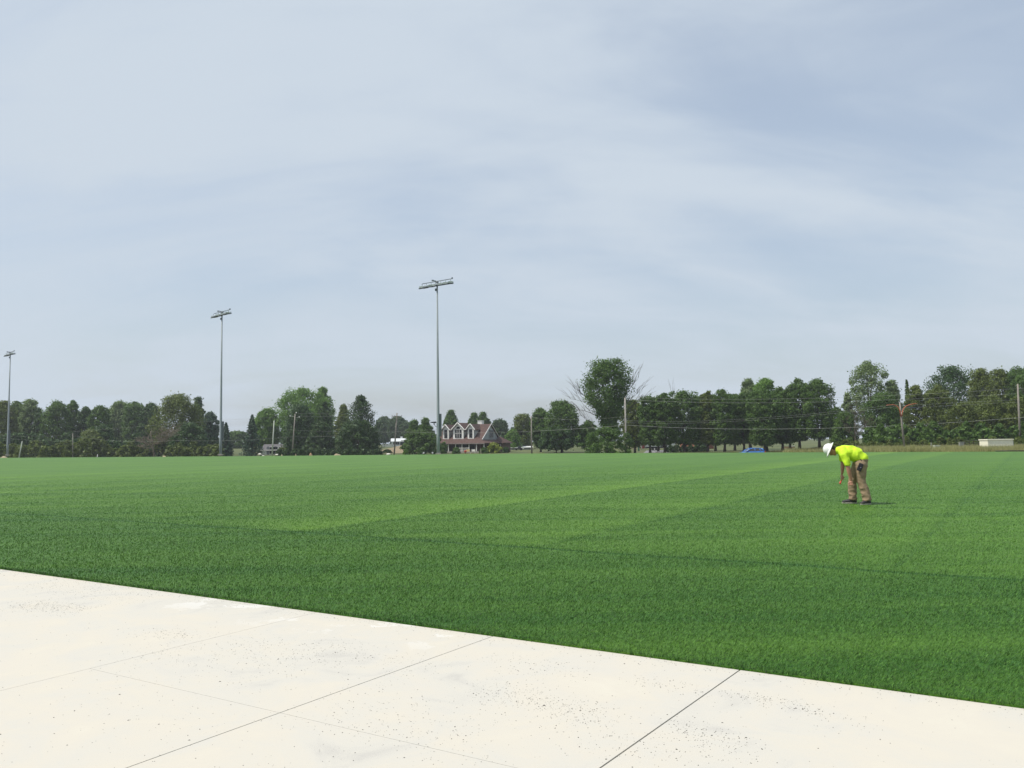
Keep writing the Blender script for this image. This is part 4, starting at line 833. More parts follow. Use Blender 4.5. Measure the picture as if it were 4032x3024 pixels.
gable_house('small_house', 'small white house with a grey roof beside the blue spruce', 1030, 1122, 1749, 1770, 1797, 215, 7, whites, greyroof, 0, ((-.22, 1.15, .55, 1.7), (.05, 1.15, .7, 1.9), (.28, 1.15, .55, 1.9), (.62, 1.4, .9, 1.1)), (-.45, .7, mat('grey_door', (.16, .17, .2), .6)))
r1, w1, ze1, zr1 = gable_house('farm_house', 'far white farmhouse on the rise, left of the hedge like tree', 1538, 1592, 1726, 1737, 1757, 345, 7, whites, mat('pale_roof', (.60, .62, .63), .7), .12, ((-.62, 1.3, .8, 1.2), (-.3, 1.3, .8, 1.2), (-.0, 1.3, .8, 1.2)), (.4, .9, mat('farm_door', (.04, .05, .06), .6)))
MB().box((1.2, .6, zr1 + .1), (.9, .9, 1.3)).build('chimney', wht, r1); MB().box((w1 * .32, -3.6, 1.25), (w1 * .28, .12, 2.3)).build('garage_opening', darkm, r1)
m = MB(); b0 = at(1504, 1757, 322); L0 = 4.4; m.box((L0 / 2, 0, .55), (L0, .3, 1.0)); w_ = m.build('garden_wall', mat('pale_wall', (.42, .44, .41), .9, var=.15), loc=(b0.x, 322, tz(b0.x, 322))); tag(w_, 'low pale garden wall left of the far white farmhouse', 'wall')
# tan cut slope below the farmhouse
def slope_patch():
    xs_ = np.linspace(at(1478, 1770, 250).x, at(1640, 1770, 250).x + 6, 24); ys_ = np.linspace(208, 318, 40); X, Y = np.meshgrid(xs_, ys_); fx = np.minimum(1, np.minimum((X - xs_[0]) / 2.5, (xs_[-1] - X) / 2.5)); fx *= np.minimum(1, np.minimum((Y - 208) / 8, (318 - Y) / 8)); Z = terr(X, Y) - .12 + .20 * np.maximum(fx, 0) + 0.9 * np.maximum(fx, 0) * sst(235, 300, Y)
    V_ = np.stack([X, Y, Z], -1).reshape(-1, 3); nx = len(xs_); i = (np.arange(nx - 1)[None, :] + nx * np.arange(len(ys_) - 1)[:, None]).ravel(); return np_mesh('slope', V_, np.stack([i, i + 1, i + nx + 1, i + nx], 1))
tag(link('slope', slope_patch(), mat('tan_stubble', (.235, .180, .105), .95, var=.25, vscale=.4)), kind='structure')
# long grey shed
gable_house('long_shed', 'long low grey shed with a white roof edge, left of the bare wooden pole', 2000, 2092, 1757, 1760, 1776, 236, 6, mat('grey_sheet', (.27, .28, .29), .6, var=.25, vscale=1.6, stretch=(3, 1, .1)), mat('white_roof', (.74, .74, .72), .5), 0, (), (-.75, .9, mat('shed_door', (.42, .43, .45), .6)), .5, cat='shed')
def f_mower(r_):
    dk = mat('mower_dark', (.035, .04, .045), .5)
    m = MB(); m.prism([(-1.0, .35), (.95, .35), (1.0, .62), (.35, .72), (.1, .95), (-.15, .95), (-.3, .62), (-.95, .66)], -.42, .42); m.build('body', dk, r_, bevel=.03); MB().box((.35, 0, 1.0), (.45, .5, .55)).build('seat', dk, r_)
    m = MB(); m.tube([(-.35, 0, .7), (-.1, 0, 1.25)], [.03, .03], 6); m.tube([(.55, -.35, .7), (.6, -.35, 1.75), (.6, .35, 1.75), (.55, .35, .7)], [.03] * 4, 6); m.build('frame', steel, r_)
    for x, rr_ in ((-.68, .26), (.62, .38)):
        for y in (-.45, .45): MB().tube([(x, y - .11, rr_), (x, y + .11, rr_)], [rr_, rr_], 14).build('wheel', mat('tyre', (.02, .02, .02), .9), r_)
    MB().box((1.15, -.2, .7), (.5, .5, .5)).build('bag', wht, r_)
simple('riding_mower', 'dark riding mower parked before the grey shed', 'mower', 2043, 1777, 228, f_mower)
# yellow shed, white house with red door
yel = mat('cream_siding', (.66, .58, .36), .7, var=.06)
gable_house('yellow_shed', 'pale yellow shed half hidden behind the first trunks of the row', 2474, 2522, 1722, 1733, 1759, 222, 6, yel, greyroof, 0, (), None, cat='shed')
gable_house('white_house', 'white house with a small red brown door seen under the row trees', 2522, 2660, 1708, 1733, 1759, 232, 8, whites, greyroof, 0, ((.35, 1.6, 1.6, 1.0),), (-.84, .85, mat('red_door', (.24, .045, .035), .6)))
# black trailer
def f_trailer(r_):
    bk = mat('trailer_black', (.010, .010, .012), .45); m = MB(); m.box((0, 0, .78), (5.2, 2.0, .34)); m.box((2.2, 0, 1.05), (.9, 1.9, .35)); m.build('bed', bk, r_, bevel=.03); m = MB(); m.tube([(2.5, 0, .7), (3.6, 0, .55)], [.06, .05], 6); m.box((3.5, 0, .25), (.08, .08, .6)); m.build('drawbar', bk, r_)
    MB().box((2.9, 0, .42), (.7, .5, .5)).build('toolbox', bk, r_)
    for x in (-.5, .5):
        for y in (-1.05, 1.05): w_ = MB().tube([(x, y - .12, .36), (x, y + .12, .36)], [.36, .36], 16).build('wheel', mat('tyre', (.02, .02, .02), .9), r_); MB().tube([(x, y - .13, .36), (x, y + .13, .36)], [.18, .18], 12).build('rim', wht, w_)
simple('flatbed_trailer', 'black flatbed trailer parked in front of the white house', 'trailer', 2582, 1768, 205, f_trailer)
# house glimpsed between the trunks
gable_house('brick_bungalow', 'dark roofed brick bungalow glimpsed between the row trunks, left of the blue car', 2715, 2798, 1712, 1741, 1763, 216, 8, mat('red_brick', (.26, .10, .065), .9, var=.2, vscale=6), mat('dark_roof', (.035, .035, .05), .8), .3, ((.2, 1.3, 1.2, 1.0),), (-.3, .9, darkm))
def f_arch(r_): MB().box((0, 0, .25), (2.6, .3, .5)).build('wall', mat('tan_block', (.35, .22, .13), .9, var=.3), r_); MB().box((.9, -.1, .6), (.7, .25, .16)).build('cap', wht, r_)
simple('stone_edging', 'short tan stone edging with a white cap seen between the row trunks on the lawn', 'edging', 3108, 1757, 205, f_arch)
# trunk colour pipe by first row tree
simple('green_post', 'green painted post beside the trunk of the first row tree', 'post', 2515, 1760, 200, lambda r_: (MB().box((0, 0, 1.0), (.32, .2, 2.0)).build('post', mat('green_paint', (.02, .14, .08), .5), r_), MB().box((0, 0, 2.02), (.4, .28, .06)).build('cap', mat('green_cap', (.02, .1, .06), .5), r_)))

# ------------------------------------------------------------------ utility boxes on the right
def cabinet(name, label, px0, px1, top, base, D, depth, m_, lid=None, cat='cabinet', sink=.0):
    c = at((px0 + px1) / 2, base, D); w = (px1 - px0) / FPX * D; zg = tz(c.x, D); H = at((px0 + px1) / 2, top, D).z - zg; r_ = empty(name, (c.x, D, zg), 0, label, cat)
    MB().box((0, 0, H / 2 - .05), (w, depth, H - .1)).build('body', m_, r_, bevel=.012)
    MB().box((0, 0, H - .04), (w + (lid or .04), depth + (lid or .04), .08 if not lid else .15)).build('lid', m_, r_, bevel=.012)
    MB().box((w * .05, -depth / 2 - .012, H * .45), (w * .86, .02, H * .72)).build('door', m_, r_, bevel=.006); return r_, w, H
cream = mat('cream_paint', (.80, .77, .62), .6, var=.05)
cabinet('utility_cabin', 'cream white windowless cabin with a flat overhanging roof, left of the right wooden pole', 3874, 3972, 1730, 1762, 112, 2.0, cream, .16, 'cabin')
cabinet('electric_meter_box', 'small pale grey box against the right end of the cream cabin', 3976, 3988, 1737, 1760, 112.4, .4, mat('pale_grey', (.42, .43, .42), .6), None, 'box')
cabinet('grey_cabinet', 'upright dull grey cabinet in the weeds', 3778, 3794, 1740, 1764, 112, .4, mat('dull_grey', (.235, .24, .215), .6), None, 'cabinet')
cabinet('green_cabinet', 'low pale green cabinet in the weeds, right of the thin marker post', 3678, 3698, 1753, 1770, 110, .6, mat('pale_green', (.44, .48, .38), .6), None, 'cabinet')
simple('marker_post', 'thin grey marker post in the weeds', 'post', 3667, 1766, 112, lambda r_: (MB().tube([(0, 0, -.1), (0.02, 0, .95)], [.07, .06], 8).build('post', mat('post_grey', (.26, .27, .24), .8), r_), MB().box((0.02, 0, .98), (.09, .09, .05)).build('cap', steel, r_)))
# field fence behind cabin
m = MB(); P0 = at(3800, 1755, 118); P1 = at(3870, 1755, 118)
fr_ = empty('wire_fence', (P0.x, 118, tz(P0.x, 118)), 0, 'short run of dark wire fence between the grey cabinet and the cream cabin', 'fence'); n_ = 5
for k in range(n_): MB().tube([((P1.x - P0.x) * k / (n_ - 1), 0, 0), ((P1.x - P0.x) * k / (n_ - 1), 0, 1.25)], [.045, .04], 6).build('post', bark, fr_)
for z in (.5, .8, 1.15): m.tube([(0, 0, z), (P1.x - P0.x, 0, z)], [.012, .012], 4)
m.build('wire', steel, fr_)
# black pipe at the right far edge of the turf
A = gp(3922, 1781); A = at(3922, 1779, 72); pts = [(0, 0, .05), (1.2, -.5, .06), (2.4, -1.05, .05), (3.4, -1.5, .05)]
m = MB(); m.tube(pts, [.045] * 4, 7); tag(m.build('drain_pipe', mat('black_plastic', (.012, .014, .012), .5), smooth=True, loc=(at(3925, 1779, 73).x, 73.2, 0.02)), 'black plastic drain pipe lying along the far right edge of the field', 'pipe')

# ------------------------------------------------------------------ heaps of earth and stones beyond the field
def mound(name, label, px, top, hw, D, m_, seed, sy=.8):
    b = at(px, 1790, D); zg = tz(b.x, D); H = at(px, top, D).z - zg; Rx = hw * D / FPX * 1.5; n = 22; vs = []; fs = []
    for i in range(n + 1):
        for j in range(n + 1):
            x = (i / n * 2 - 1); y = (j / n * 2 - 1); r0 = math.hypot(x, y); h = max(0, math.cos(min(1, r0) * math.pi) * .5 + .5) ** 1.2 * (1 + .35 * mnoise.noise(Vector((x * 2.3, y * 2.3, seed)))) + .06 * mnoise.noise(Vector((x * 8, y * 8, seed))) * (r0 < .9)
            vs.append((x * Rx, y * Rx * sy, H * h - .05))
    for i in range(n):
        for j in range(n): a = i * (n + 1) + j; fs.append((a, a + n + 1, a + n + 2, a + 1))
    o = MB().add(vs, fs).build(name, m_, smooth=True, loc=(b.x, D, zg)); return tag(o, label, 'mound', 'heaps beyond the field')
earth = mat('earth', (.33, .215, .13), .95, var=.3, vscale=2, bump=.6, bscale=6); sandm = mat('sandy_earth', (.36, .30, .20), .95, var=.25, vscale=2, bump=.5)
mound('earth_mound', 'largest reddish earth mound right of the insulator pole', 1226, 1784, 20, 118, earth, 1)
mound('earth_mound', 'small grey brown mound at the foot of the insulator pole', 1166, 1789, 10, 118, sandm, 2)
mound('earth_mound', 'flat pale mound left of the insulator pole', 1108, 1792, 14, 120, sandm, 3)
mound('earth_mound', 'low stony heap at the foot of the leftmost floodlight pole', 12, 1796, 36, 150, sandm, 4)
mound('earth_mound', 'low sandy heap in front of the dead brown tree', 646, 1794, 22, 126, sandm, 5)
mound('earth_mound', 'flat sandy streak of spoil in front of the white pine', 1330, 1788, 45, 116, sandm, 6)
def rock(label, px, py, D, s, m_, seed):
    b = at(px, py, D); rr = random.Random(seed); m = MB(); m.ball((0, 0, 0), (s, s * .7, s * .45), nu=9, nv=6); m.v = [tuple(Vector(p) * rr.uniform(.85, 1.15)) for p in m.v]
    tag(m.build('boulder', m_, loc=(b.x, D, tz(b.x, D) + max(0, b.z - tz(b.x, D)) + s * .2)), label, 'stone', 'pale stones')
stw = mat('white_stone', (.66, .63, .57), .9, var=.15)
for i, (lb, px, py, D, s) in enumerate((('white stone at the foot of the white pine, left of the cross armed pole', 1529, 1790, 122, .32), ('pale stone before the blue spruce, left one', 1023, 1790, 124, .30), ('pale stone in front of the small grey roofed house', 1090, 1792, 124, .26), ('pale brown stone before the blue spruce, low one', 1036, 1796, 124, .22))):
    rock(lb, px, py, D, s, stw, i)
# signs of site work: white barrier in front of small house
def f_bar(r_): MB().box((0, 0, .42), (1.0, .1, .34)).build('board', wht, r_); [MB().box((q, 0, .2), (.08, .4, .4)).build('leg', wht, r_) for q in (-.4, .4)]
simple('barrier', 'low white barrier at the foot of the pale greenish pole', 'barrier', 1074, 1797, 122, f_bar)

# ------------------------------------------------------------------ blue car on the road
CD = 129.0; c0 = at(2956, 1775, CD); zc = at(2956, 1764.5, CD).z - 1.50
car = empty('parked_car', (c0.x, CD, zc), R(3), 'bright blue hatchback driving left along the road beyond the field', 'car'); car.name = 'hatchback_car'
blue = mat('blue_paint', (0.035, 0.200, 0.640), .28, metal=.25, coat=.8, spec=.6); tyre = mat('tyre', (.02, .02, .02), .9); chrome = mat('rim', (.45, .46, .48), .35, metal=.8)
st = [(-2.05, .55, .62, .62), (-1.98, .45, .74, .74), (-1.6, .30, .86, .82), (-1.1, .24, .96, .86), (-.75, .22, 1.0, .87), (0, .22, 1.0, .88), (.8, .22, 1.02, .88), (1.5, .26, 1.06, .87), (1.85, .34, 1.06, .84), (2.0, .48, .98, .78)]
vs = []; fs = []
for x, zb, ztp, hw_ in st:
    mid = zb + (ztp - zb) * .6; vs += [(x, -hw_ * .9, zb), (x, -hw_, mid), (x, -hw_ * .93, ztp), (x, hw_ * .93, ztp), (x, hw_, mid), (x, hw_ * .9, zb)]
for i in range(len(st) - 1):
    for k in range(6): a = i * 6 + k; b_ = i * 6 + (k + 1) % 6; fs.append((a, b_, b_ + 6, a + 6))
fs += [(5, 4, 3, 2, 1, 0), tuple(range((len(st) - 1) * 6, len(st) * 6))]
MB().add(vs, fs).build('body', blue, car, True, bevel=.02)
gs = [(-1.0, .95, .97, .80), (-.25, .95, 1.40, .66), (.1, .97, 1.47, .64), (1.1, .99, 1.47, .63), (1.55, 1.02, 1.40, .62), (1.93, 1.02, 1.05, .74)]
vs = []; fs = []
for x, zb, zt_, hw_ in gs: vs += [(x, -.80, zb), (x, -hw_, zt_), (x, hw_, zt_), (x, .80, zb)]
for i in range(len(gs) - 1):
    for k in range(3): a = i * 4 + k; fs.append((a, a + 1, a + 5, a + 4))
MB().add(vs, fs).build('window_glass', mat('car_glass', (.03, .035, .04), .08, spec=.8), car)
m = MB()
def pil(x0, z0, y0, x1, z1, y1, w_):
    for s in (-1, 1): m.tube([(x0, s * y0, z0), (x1, s * y1, z1)], [w_, w_], 5)
pil(-1.05, .95, .83, -.25, 1.42, .68, .045); pil(.42, .98, .83, .42, 1.46, .67, .04); pil(1.25, 1.0, .83, 1.2, 1.46, .66, .05); pil(1.88, 1.04, .78, 1.5, 1.42, .64, .10)
m.tube([(-.25, -.68, 1.42), (.1, -.66, 1.48), (1.1, -.65, 1.48), (1.5, -.64, 1.42)], [.045] * 4, 5); m.tube([(-.25, .68, 1.42), (.1, .66, 1.48), (1.1, .65, 1.48), (1.5, .64, 1.42)], [.045] * 4, 5)
m.build('door_frame', blue, car, True)
m = MB(); m.add([(-.25, -.68, 1.43), (-.25, .68, 1.43), (.1, .66, 1.50), (.1, -.66, 1.50), (1.1, -.65, 1.50), (1.1, .65, 1.50), (1.62, .62, 1.42), (1.62, -.62, 1.42)], [(0, 3, 2, 1), (3, 4, 5, 2), (4, 7, 6, 5)]); m.build('roof', blue, car)
for x in (-1.32, 1.28):
    for s in (-1, 1):
        w_ = MB().tube([(x, s * .74, .31), (x, s * .90, .31)], [.31, .31], 20).build('wheel', tyre, car); MB().tube([(x, s * .75, .31), (x, s * .915, .31)], [.19, .19], 12).build('rim', chrome, w_)
for s in (-1, 1):
    MB().box((1.97, s * .68, .90), (.16, .26, .26)).build('tail_light', mat('tail_red', (.60, .07, .03), .3), car, bevel=.03); MB().box((-1.93, s * .58, .66), (.22, .34, .13)).build('headlight', mat('headlamp', (.7, .72, .72), .2), car, bevel=.03)
    MB().box((-.78, s * .96, 1.0), (.2, .2, .15)).build('wing_mirror', mat('mirror_blue', (.012, .03, .12), .3), car, bevel=.03)
    MB().box((.30, s * .885, .86), (.18, .03, .04)).build('door_handle', blue, car); MB().box((1.12, s * .885, .87), (.18, .03, .04)).build('door_handle', blue, car)

# ------------------------------------------------------------------ the worker
PG = gp(3376, 1987); PX = Vector((PG.x, PG.y, 0.022))
man = empty('person', PX, 0, 'worker bent forward in a yellow green shirt, tan trousers and white hard hat', 'person')
man.rotation_euler = (0, 0, R(-2) - math.atan2(PG.x, PG.y) * 1.0)
S_ = 1 / 885.0
def P(cx, cy, y=0.0): return Vector(((cx - 870) * S_, y, (1440 - cy) * S_))
def remeshed(name, m, mt, vox, parent, smooth=4, disp=None, sub=0):
    me = bpy.data.meshes.new(name); me.from_pydata(m.v, [], m.f); me.update(); o = link('tmp_' + name, me)
    a = o.modifiers.new('r', 'REMESH'); a.mode = 'VOXEL'; a.voxel_size = vox; a.use_smooth_shade = True
    s = o.modifiers.new('s', 'SMOOTH'); s.factor = .6; s.iterations = smooth
    dg = bpy.context.evaluated_depsgraph_get(); e_ = o.evaluated_get(dg); out_ = bpy.data.meshes.new_from_object(e_, depsgraph=dg); bpy.data.objects.remove(o)
    if disp:
        nr = [v.normal.copy() for v in out_.vertices]
        for v, n_ in zip(out_.vertices, nr): v.co = v.co + n_ * disp(v.co, n_)
    out_.update(); out_.name = name; out_.polygons.foreach_set('use_smooth', [True] * len(out_.polygons)); out_.materials.clear(); return link(name, out_, mt, parent)
skin = mat('skin', (0.44, 0.215, 0.150), .55, var=.10, vscale=14); shirt = mat('hivis_shirt', (0.56, 0.80, 0.030), .75, var=.05, vscale=9)
trou = mat('tan_trousers', (0.265, 0.190, 0.120), .9, var=.14, vscale=7); shoe = mat('shoe_leather', (.035, .032, .036), .6, var=.2, vscale=12)
# body: one surface from head to feet, hidden parts slimmer than the clothes
B = MB(); ax = Vector((-.93, 0, .37)).normalized(); fc = Vector((-.37, 0, -.93)).normalized(); brimc = P(392, 378); hc = brimc - ax * .055
hT = Matrix((( -fc.x, 0, ax.x), (0, 1, 0), (-fc.z, 0, ax.z))).to_4x4()
B.ball(hc, (.095, .076, .112), hT, 16, 12); B.ball(hc - ax * .055 + fc * .035, (.062, .055, .062), hT); B.ball(hc - ax * .10 + fc * .055, (.036, .036, .026), hT)   # skull, jaw, chin
B.ball(hc + fc * .102 - ax * .018, (.020, .014, .026), hT, 8, 6); B.ball(hc + fc * .088 - ax * .058, (.014, .026, .010), hT, 8, 6); B.ball(hc + fc * .083 + ax * .022, (.016, .05, .012), hT, 8, 6)  # nose, lips, brow
for s in (-1, 1): B.ball(hc - ax * .022 - fc * .012 + Vector((0, s * .079, 0)), (.019, .010, .030), hT, 8, 6)
B.capsule(hc - ax * .06 - fc * .02, P(590, 400), .056, .066)
B.capsule(P(590, 405), P(700, 440), .09, .12, 1.3); B.capsule(P(700, 440), P(880, 500), .12, .12, 1.2); B.capsule(P(880, 500), P(975, 610), .12, .12, 1.15)
def arm(sh, el, wr, hand): B.capsule(P(650, 410, sh.y * .6), sh, .07, .062); B.capsule(sh, el, .058, .044); B.capsule(el, el.lerp(wr, .35), .045, .046); B.capsule(el.lerp(wr, .35), wr, .046, .029)
nsh, nel, nwr = P(655, 415, -.17), P(738, 735, -.235), P(780, 975, -.19); fsh, fel, fwr = P(610, 420, .17), P(628, 650, .215), P(607, 855, .19)
arm(nsh, nel, nwr, 0); arm(fsh, fel, fwr, 0)
# near hand: loose fist
pc = P(778, 1020, -.19); B.ball(pc, (.040, .030, .043), None, 10, 8)
for k, (ln, off) in enumerate(((.030, -.034), (.034, -.012), (.031, .010), (.025, .031))):
    k0 = pc + Vector((off, -.008, -.032)); k1 = k0 + Vector((-.006, -.026 + .004 * k, -.012)); k2 = k1 + Vector((0, .012, -.018)); B.capsule(k0, k1, .0115, .0105, n=8); B.capsule(k1, k2, .0105, .0095, n=8)
B.capsule(pc + Vector((-.035, -.012, .005)), pc + Vector((-.050, -.030, -.022)), .013, .010, n=8)
# far hand: fingers closed round the tool
qc = P(598, 915, .19); B.ball(qc, (.034, .030, .045), None, 10, 8)
for k, off in enumerate((-.030, -.010, .010, .029)):
    k0 = qc + Vector((-.018 + .004 * k, -.006, off * .9 - .018)); k1 = k0 + Vector((.010, -.034, -.012)); k2 = k1 + Vector((.034, .002, -.008)); k3 = k2 + Vector((.010, .022, 0)); B.capsule(k0, k1, .011, .0105, n=8); B.capsule(k1, k2, .0105, .010, n=8); B.capsule(k2, k3, .010, .009, n=8)
B.capsule(qc + Vector((.026, -.012, .010)), qc + Vector((.040, -.034, -.026)), .013, .011, n=8); B.capsule(qc + Vector((.040, -.034, -.026)), qc + Vector((.022, -.048, -.046)), .011, .009, n=8)
hipn, knn, ann = P(975, 690, -.10), P(960, 1000, -.11), P(1062, 1335, -.12); hipf, knf, anf = P(905, 700, .09), P(795, 1040, .10), P(800, 1340, .10)
for h_, k_, a_ in ((hipn, knn, ann), (hipf, knf, anf)): B.capsule(h_, k_, .085, .055); B.capsule(k_, a_, .055, .038)
B.capsule(ann, P(960, 1415, -.15), .035, .028); B.capsule(anf, P(690, 1415, .09), .035, .026)
body = remeshed('body', B, skin, .0065, man, 3)
m = MB()
for s in (-1, 1): m.ball(hc + fc * .090 + ax * .004 + Vector((0, s * .031, 0)), (.010, .013, .008), hT, 8, 6)
m.build('eyes', mat('eye', (.04, .03, .025), .3), body)
hr = MB(); hr.ball(hc - fc * .022 + ax * .006, (.088, .0805, .102), hT, 16, 12); remeshed('hair', hr, mat('dark_hair', (.022, .015, .011), .7), .012, man, 2)
# hard hat
hm = mat('hat_white', (0.80, 0.80, 0.80), .3, coat=.4); m = MB(); prof = []
for i in range(9): a = i / 8 * math.pi / 2; prof.append((.130 * math.cos(a) + .002, .152 * math.sin(a)))
prof = [(.180, -.020), (.177, -.006), (.160, .002), (.146, .012)] + prof[0:]; n = 32; vs = []; fs = []
for r_, z_ in prof:
    for k in range(n):
        q = 2 * math.pi * k / n; ex = 1.10 if True else 1; fr_e = 1.0 + .06 * max(0, -math.cos(q)) * (r_ > .15)
        vs.append((r_ * math.cos(q) * ex * fr_e, r_ * math.sin(q) * .90, z_ - (.012 * math.sin(q) ** 2 if r_ > .15 else 0)))
for i in range(len(prof) - 1):
    for k in range(n): a = i * n + k; b_ = i * n + (k + 1) % n; fs.append((a, b_, b_ + n, a + n))
for v_ in range(len(vs)):                       # raised ridge from front to back
    x_, y_, z_ = vs[v_]
    if z_ > .03 and abs(y_) < .022: vs[v_] = (x_ * 1.03, y_, z_ + .007)
TH = Matrix.Translation(brimc + Vector((.012, 0, -.004))) @ hT @ Matrix.Scale(.91, 4); m.add(vs, fs, TH); hat = m.build('hard_hat', hm, man, True); sd = hat.modifiers.new('shell', 'SOLIDIFY'); sd.thickness = .004; sd.offset = -1
m = MB()
for s in (-1, 1): m.box((-.0, s * .122, .022), (.035, .010, .022), TH)
m.build('hat_slot', hm, hat, bevel=.003)
# shirt
def crease(sc, am, st_=(1, 1, 1), pw=1.0):
    def f(co, n_):
        v = mnoise.noise(Vector((co.x * sc * st_[0], co.y * sc * st_[1], co.z * sc * st_[2]))); v2 = mnoise.noise(Vector((co.x * sc * 2.2 * st_[0] + 5, co.y * sc * 2 * st_[1], co.z * sc * 2.2 * st_[2])))
        return am * ((1 - abs(v) * 2.4) + .4 * v2)
    return f
m = MB(); m.capsule(P(570, 400), P(660, 415), .078, .128, 1.35, 20); m.capsule(P(660, 415), P(770, 440), .128, .158, 1.32, 20); m.capsule(P(770, 440), P(885, 492), .158, .160, 1.2, 20); m.capsule(P(885, 492), P(985, 560), .160, .128, 1.2, 20)
m.capsule(P(650, 415, -.13), P(672, 480, -.19), .105, .098); m.capsule(P(672, 480, -.19), P(728, 650, -.232), .098, .064); m.tube([P(700, 560, -.21), P(737, 690, -.236)], [.078, .064], 14)
m.capsule(P(615, 420, .13), P(620, 480, .19), .095, .085); m.tube([P(618, 470, .19), P(628, 612, .215)], [.085, .066], 14)
remeshed('shirt', m, shirt, .011, man, 3, crease(8.5, .011, (1, 1, .6)))
# collar
m = MB(); cc = P(548, 392); ca = (P(590, 400) - P(500, 388)).normalized(); uu_ = ca.cross(Vector((0, 1, 0))).normalized(); pts = [cc + (uu_ * math.cos(a) * .064 + Vector((0, 1, 0)) * math.sin(a) * .066) for a in [2 * math.pi * k / 16 for k in range(17)]]; m.tube(pts, [.011] * 17, 6); m.build('collar', shirt, man, True)
# trousers
m = MB(); m.ball(P(968, 640), (.142, .168, .13), Matrix.Rotation(R(25), 4, 'Y'), 18, 12); m.capsule(P(985, 590), P(965, 680), .128, .14, 1.2, 18)
m.capsule(P(965, 690, -.085), P(958, 860, -.10), .128, .108, 1, 16); m.capsule(P(958, 860, -.10), P(962, 1010, -.11), .108, .088, 1, 16); m.capsule(P(962, 1010, -.11), P(1022, 1200, -.115), .088, .086, 1, 16); m.tube([P(1015, 1180, -.115), P(1058, 1372, -.12)], [.086, .090], 18)
m.capsule(P(905, 690, .085), P(840, 870, .095), .118, .100, 1, 16); m.capsule(P(840, 870, .095), P(785, 1040, .10), .100, .084, 1, 16); m.capsule(P(785, 1040, .10), P(788, 1200, .10), .084, .082, 1, 16); m.tube([P(788, 1180, .10), P(785, 1368, .10)], [.082, .088], 18)
cf = crease(8, .008, (.8, .8, 1.25))
remeshed('trousers', m, trou, .010, man, 2, lambda co, n_: cf(co, n_) * (1.7 if co.z < .42 else .95))
# shoes
def shoe_mesh(heel, toe, y):
    h = Vector(heel); t_ = Vector(toe); d = t_ - h; L_ = d.length; a_ = math.atan2(d.y, d.x); T_ = Matrix.Translation((h.x, h.y, 0)) @ Matrix.Rotation(a_, 4, 'Z'); m = MB()
    m.ball(T_ @ Vector((.045, 0, .050)), (.052, .042, .050), T_); m.ball(T_ @ Vector((L_ - .055, 0, .034)), (.060, .048, .034), T_); m.ball(T_ @ Vector((L_ * .52, 0, .046)), (L_ * .38, .042, .042), T_); m.tube([T_ @ Vector((.055, 0, .05)), T_ @ Vector((.06, 0, .11))], [.048, .044], 12)
    o = remeshed('shoe', m, shoe, .008, man, 2); s_m = MB(); pr = []
    for k in range(20): q = 2 * math.pi * k / 20; w_ = .046 + .006 * math.cos(q); pr.append((L_ / 2 + (L_ / 2 + .005) * math.cos(q), w_ * math.sin(q)))
    nn_ = 20; s_m.add([(x, y_, .0) for x, y_ in pr] + [(x, y_, .018) for x, y_ in pr], [tuple(range(nn_))[::-1], tuple(range(nn_, 2 * nn_))] + [(i, (i + 1) % nn_, (i + 1) % nn_ + nn_, i + nn_) for i in range(nn_)], T_); s_m.build('sole', mat('sole_pale', (.42, .40, .33), .8), o)
fa = P(860, 1440, .10); fb = P(588, 1440, .07); shoe_mesh((fa.x, fa.y, 0), (fb.x, fb.y, 0), 0)
na = P(1115, 1440, -.10); nb_ = P(935, 1440, -.24); shoe_mesh((na.x, na.y, 0), (nb_.x, nb_.y, 0), 0)
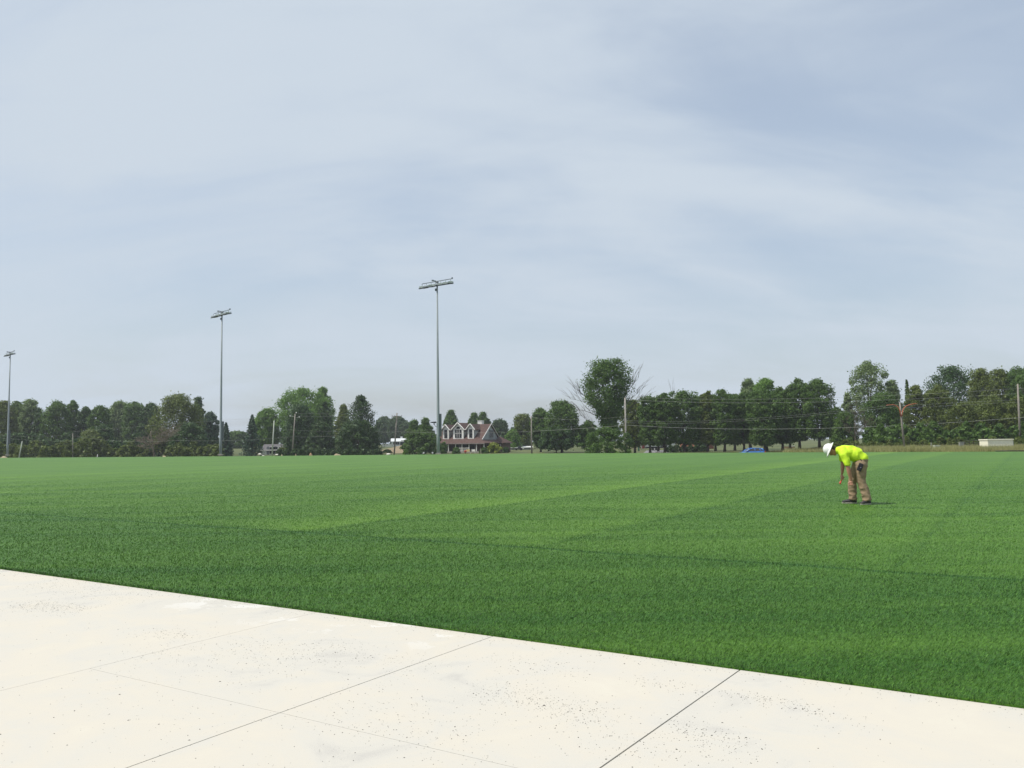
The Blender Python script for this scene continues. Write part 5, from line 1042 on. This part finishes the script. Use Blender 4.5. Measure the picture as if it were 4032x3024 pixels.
# belt and pouch
m = MB(); T_ = Matrix.Translation(P(955, 722, -.245)) @ Matrix.Rotation(R(22), 4, 'Y'); m.box((0, 0, 0), (.095, .045, .175), T_); pch = m.build('phone_pouch', mat('black_nylon', (.014, .013, .018), .6), man, bevel=.012)
m = MB(); m.box((0, -.026, .045), (.088, .012, .075), T_); m.build('flap', mat('black_flap', (.022, .020, .026), .5), pch, bevel=.004); m = MB(); m.box((.012, -.034, -.004), (.026, .006, .012), T_); m.build('buckle', mat('lilac_tag', (.30, .27, .42), .4), pch)
m = MB(); bl = []
for k in range(25): q = 2 * math.pi * k / 24; c_ = P(985, 606); d1 = Vector((.80, 0, -.60)); d2 = Vector((0, 1, 0)); bl.append(c_ + Vector((.86, 0, .5)).cross(d2).normalized() * math.cos(q) * .128 + d2 * math.sin(q) * .165)
m.tube(bl, [.012] * 25, 6); m.build('belt', mat('belt', (.03, .022, .018), .6), man, True)
# orange marking tool in the far hand (held: a thing of its own)
hd = man.matrix_basis if False else Matrix.Translation(man.location) @ man.rotation_euler.to_matrix().to_4x4()
tl = empty('marking_tool', hd @ P(612, 930, .165), man.rotation_euler.z, 'orange red hand tool held in the right hand of the bent worker', 'tool')
o0 = P(612, 930, .165); q = lambda cx, cy, y=.165: P(cx, cy, y) - o0
red = mat('orange_plastic', (.68, .095, .065), .45)
m = MB(); m.tube([q(622, 925), q(600, 975), q(578, 1020)], [.013, .014, .015], 8); m.build('handle', red, tl, True)
m = MB(); m.tube([q(578, 1015), q(568, 1045), q(560, 1068)], [.015, .023, .020], 10); m.tube([q(606, 955), q(628, 975)], [.010, .008], 6); m.build('nozzle', red, tl, True)

# ------------------------------------------------------------------ summer haze
hz = MB(); hz.box((0, 250, 9.9), (2000, 1400, 25.0)); hm_ = bpy.data.materials.new('haze'); hm_.use_nodes = True; t = hm_.node_tree; t.nodes.clear()
o_ = nn(t, 'ShaderNodeOutputMaterial'); pv = nn(t, 'ShaderNodeVolumePrincipled', Density=0.00028); pv.inputs['Color'].default_value = (.86, .90, .97, 1); pv.inputs['Anisotropy'].default_value = .2; t.links.new(pv.outputs[0], o_.inputs['Volume'])
HAZE = True
if HAZE: tag(hz.build('haze', hm_), 'thin summer haze', 'haze', kind='stuff')
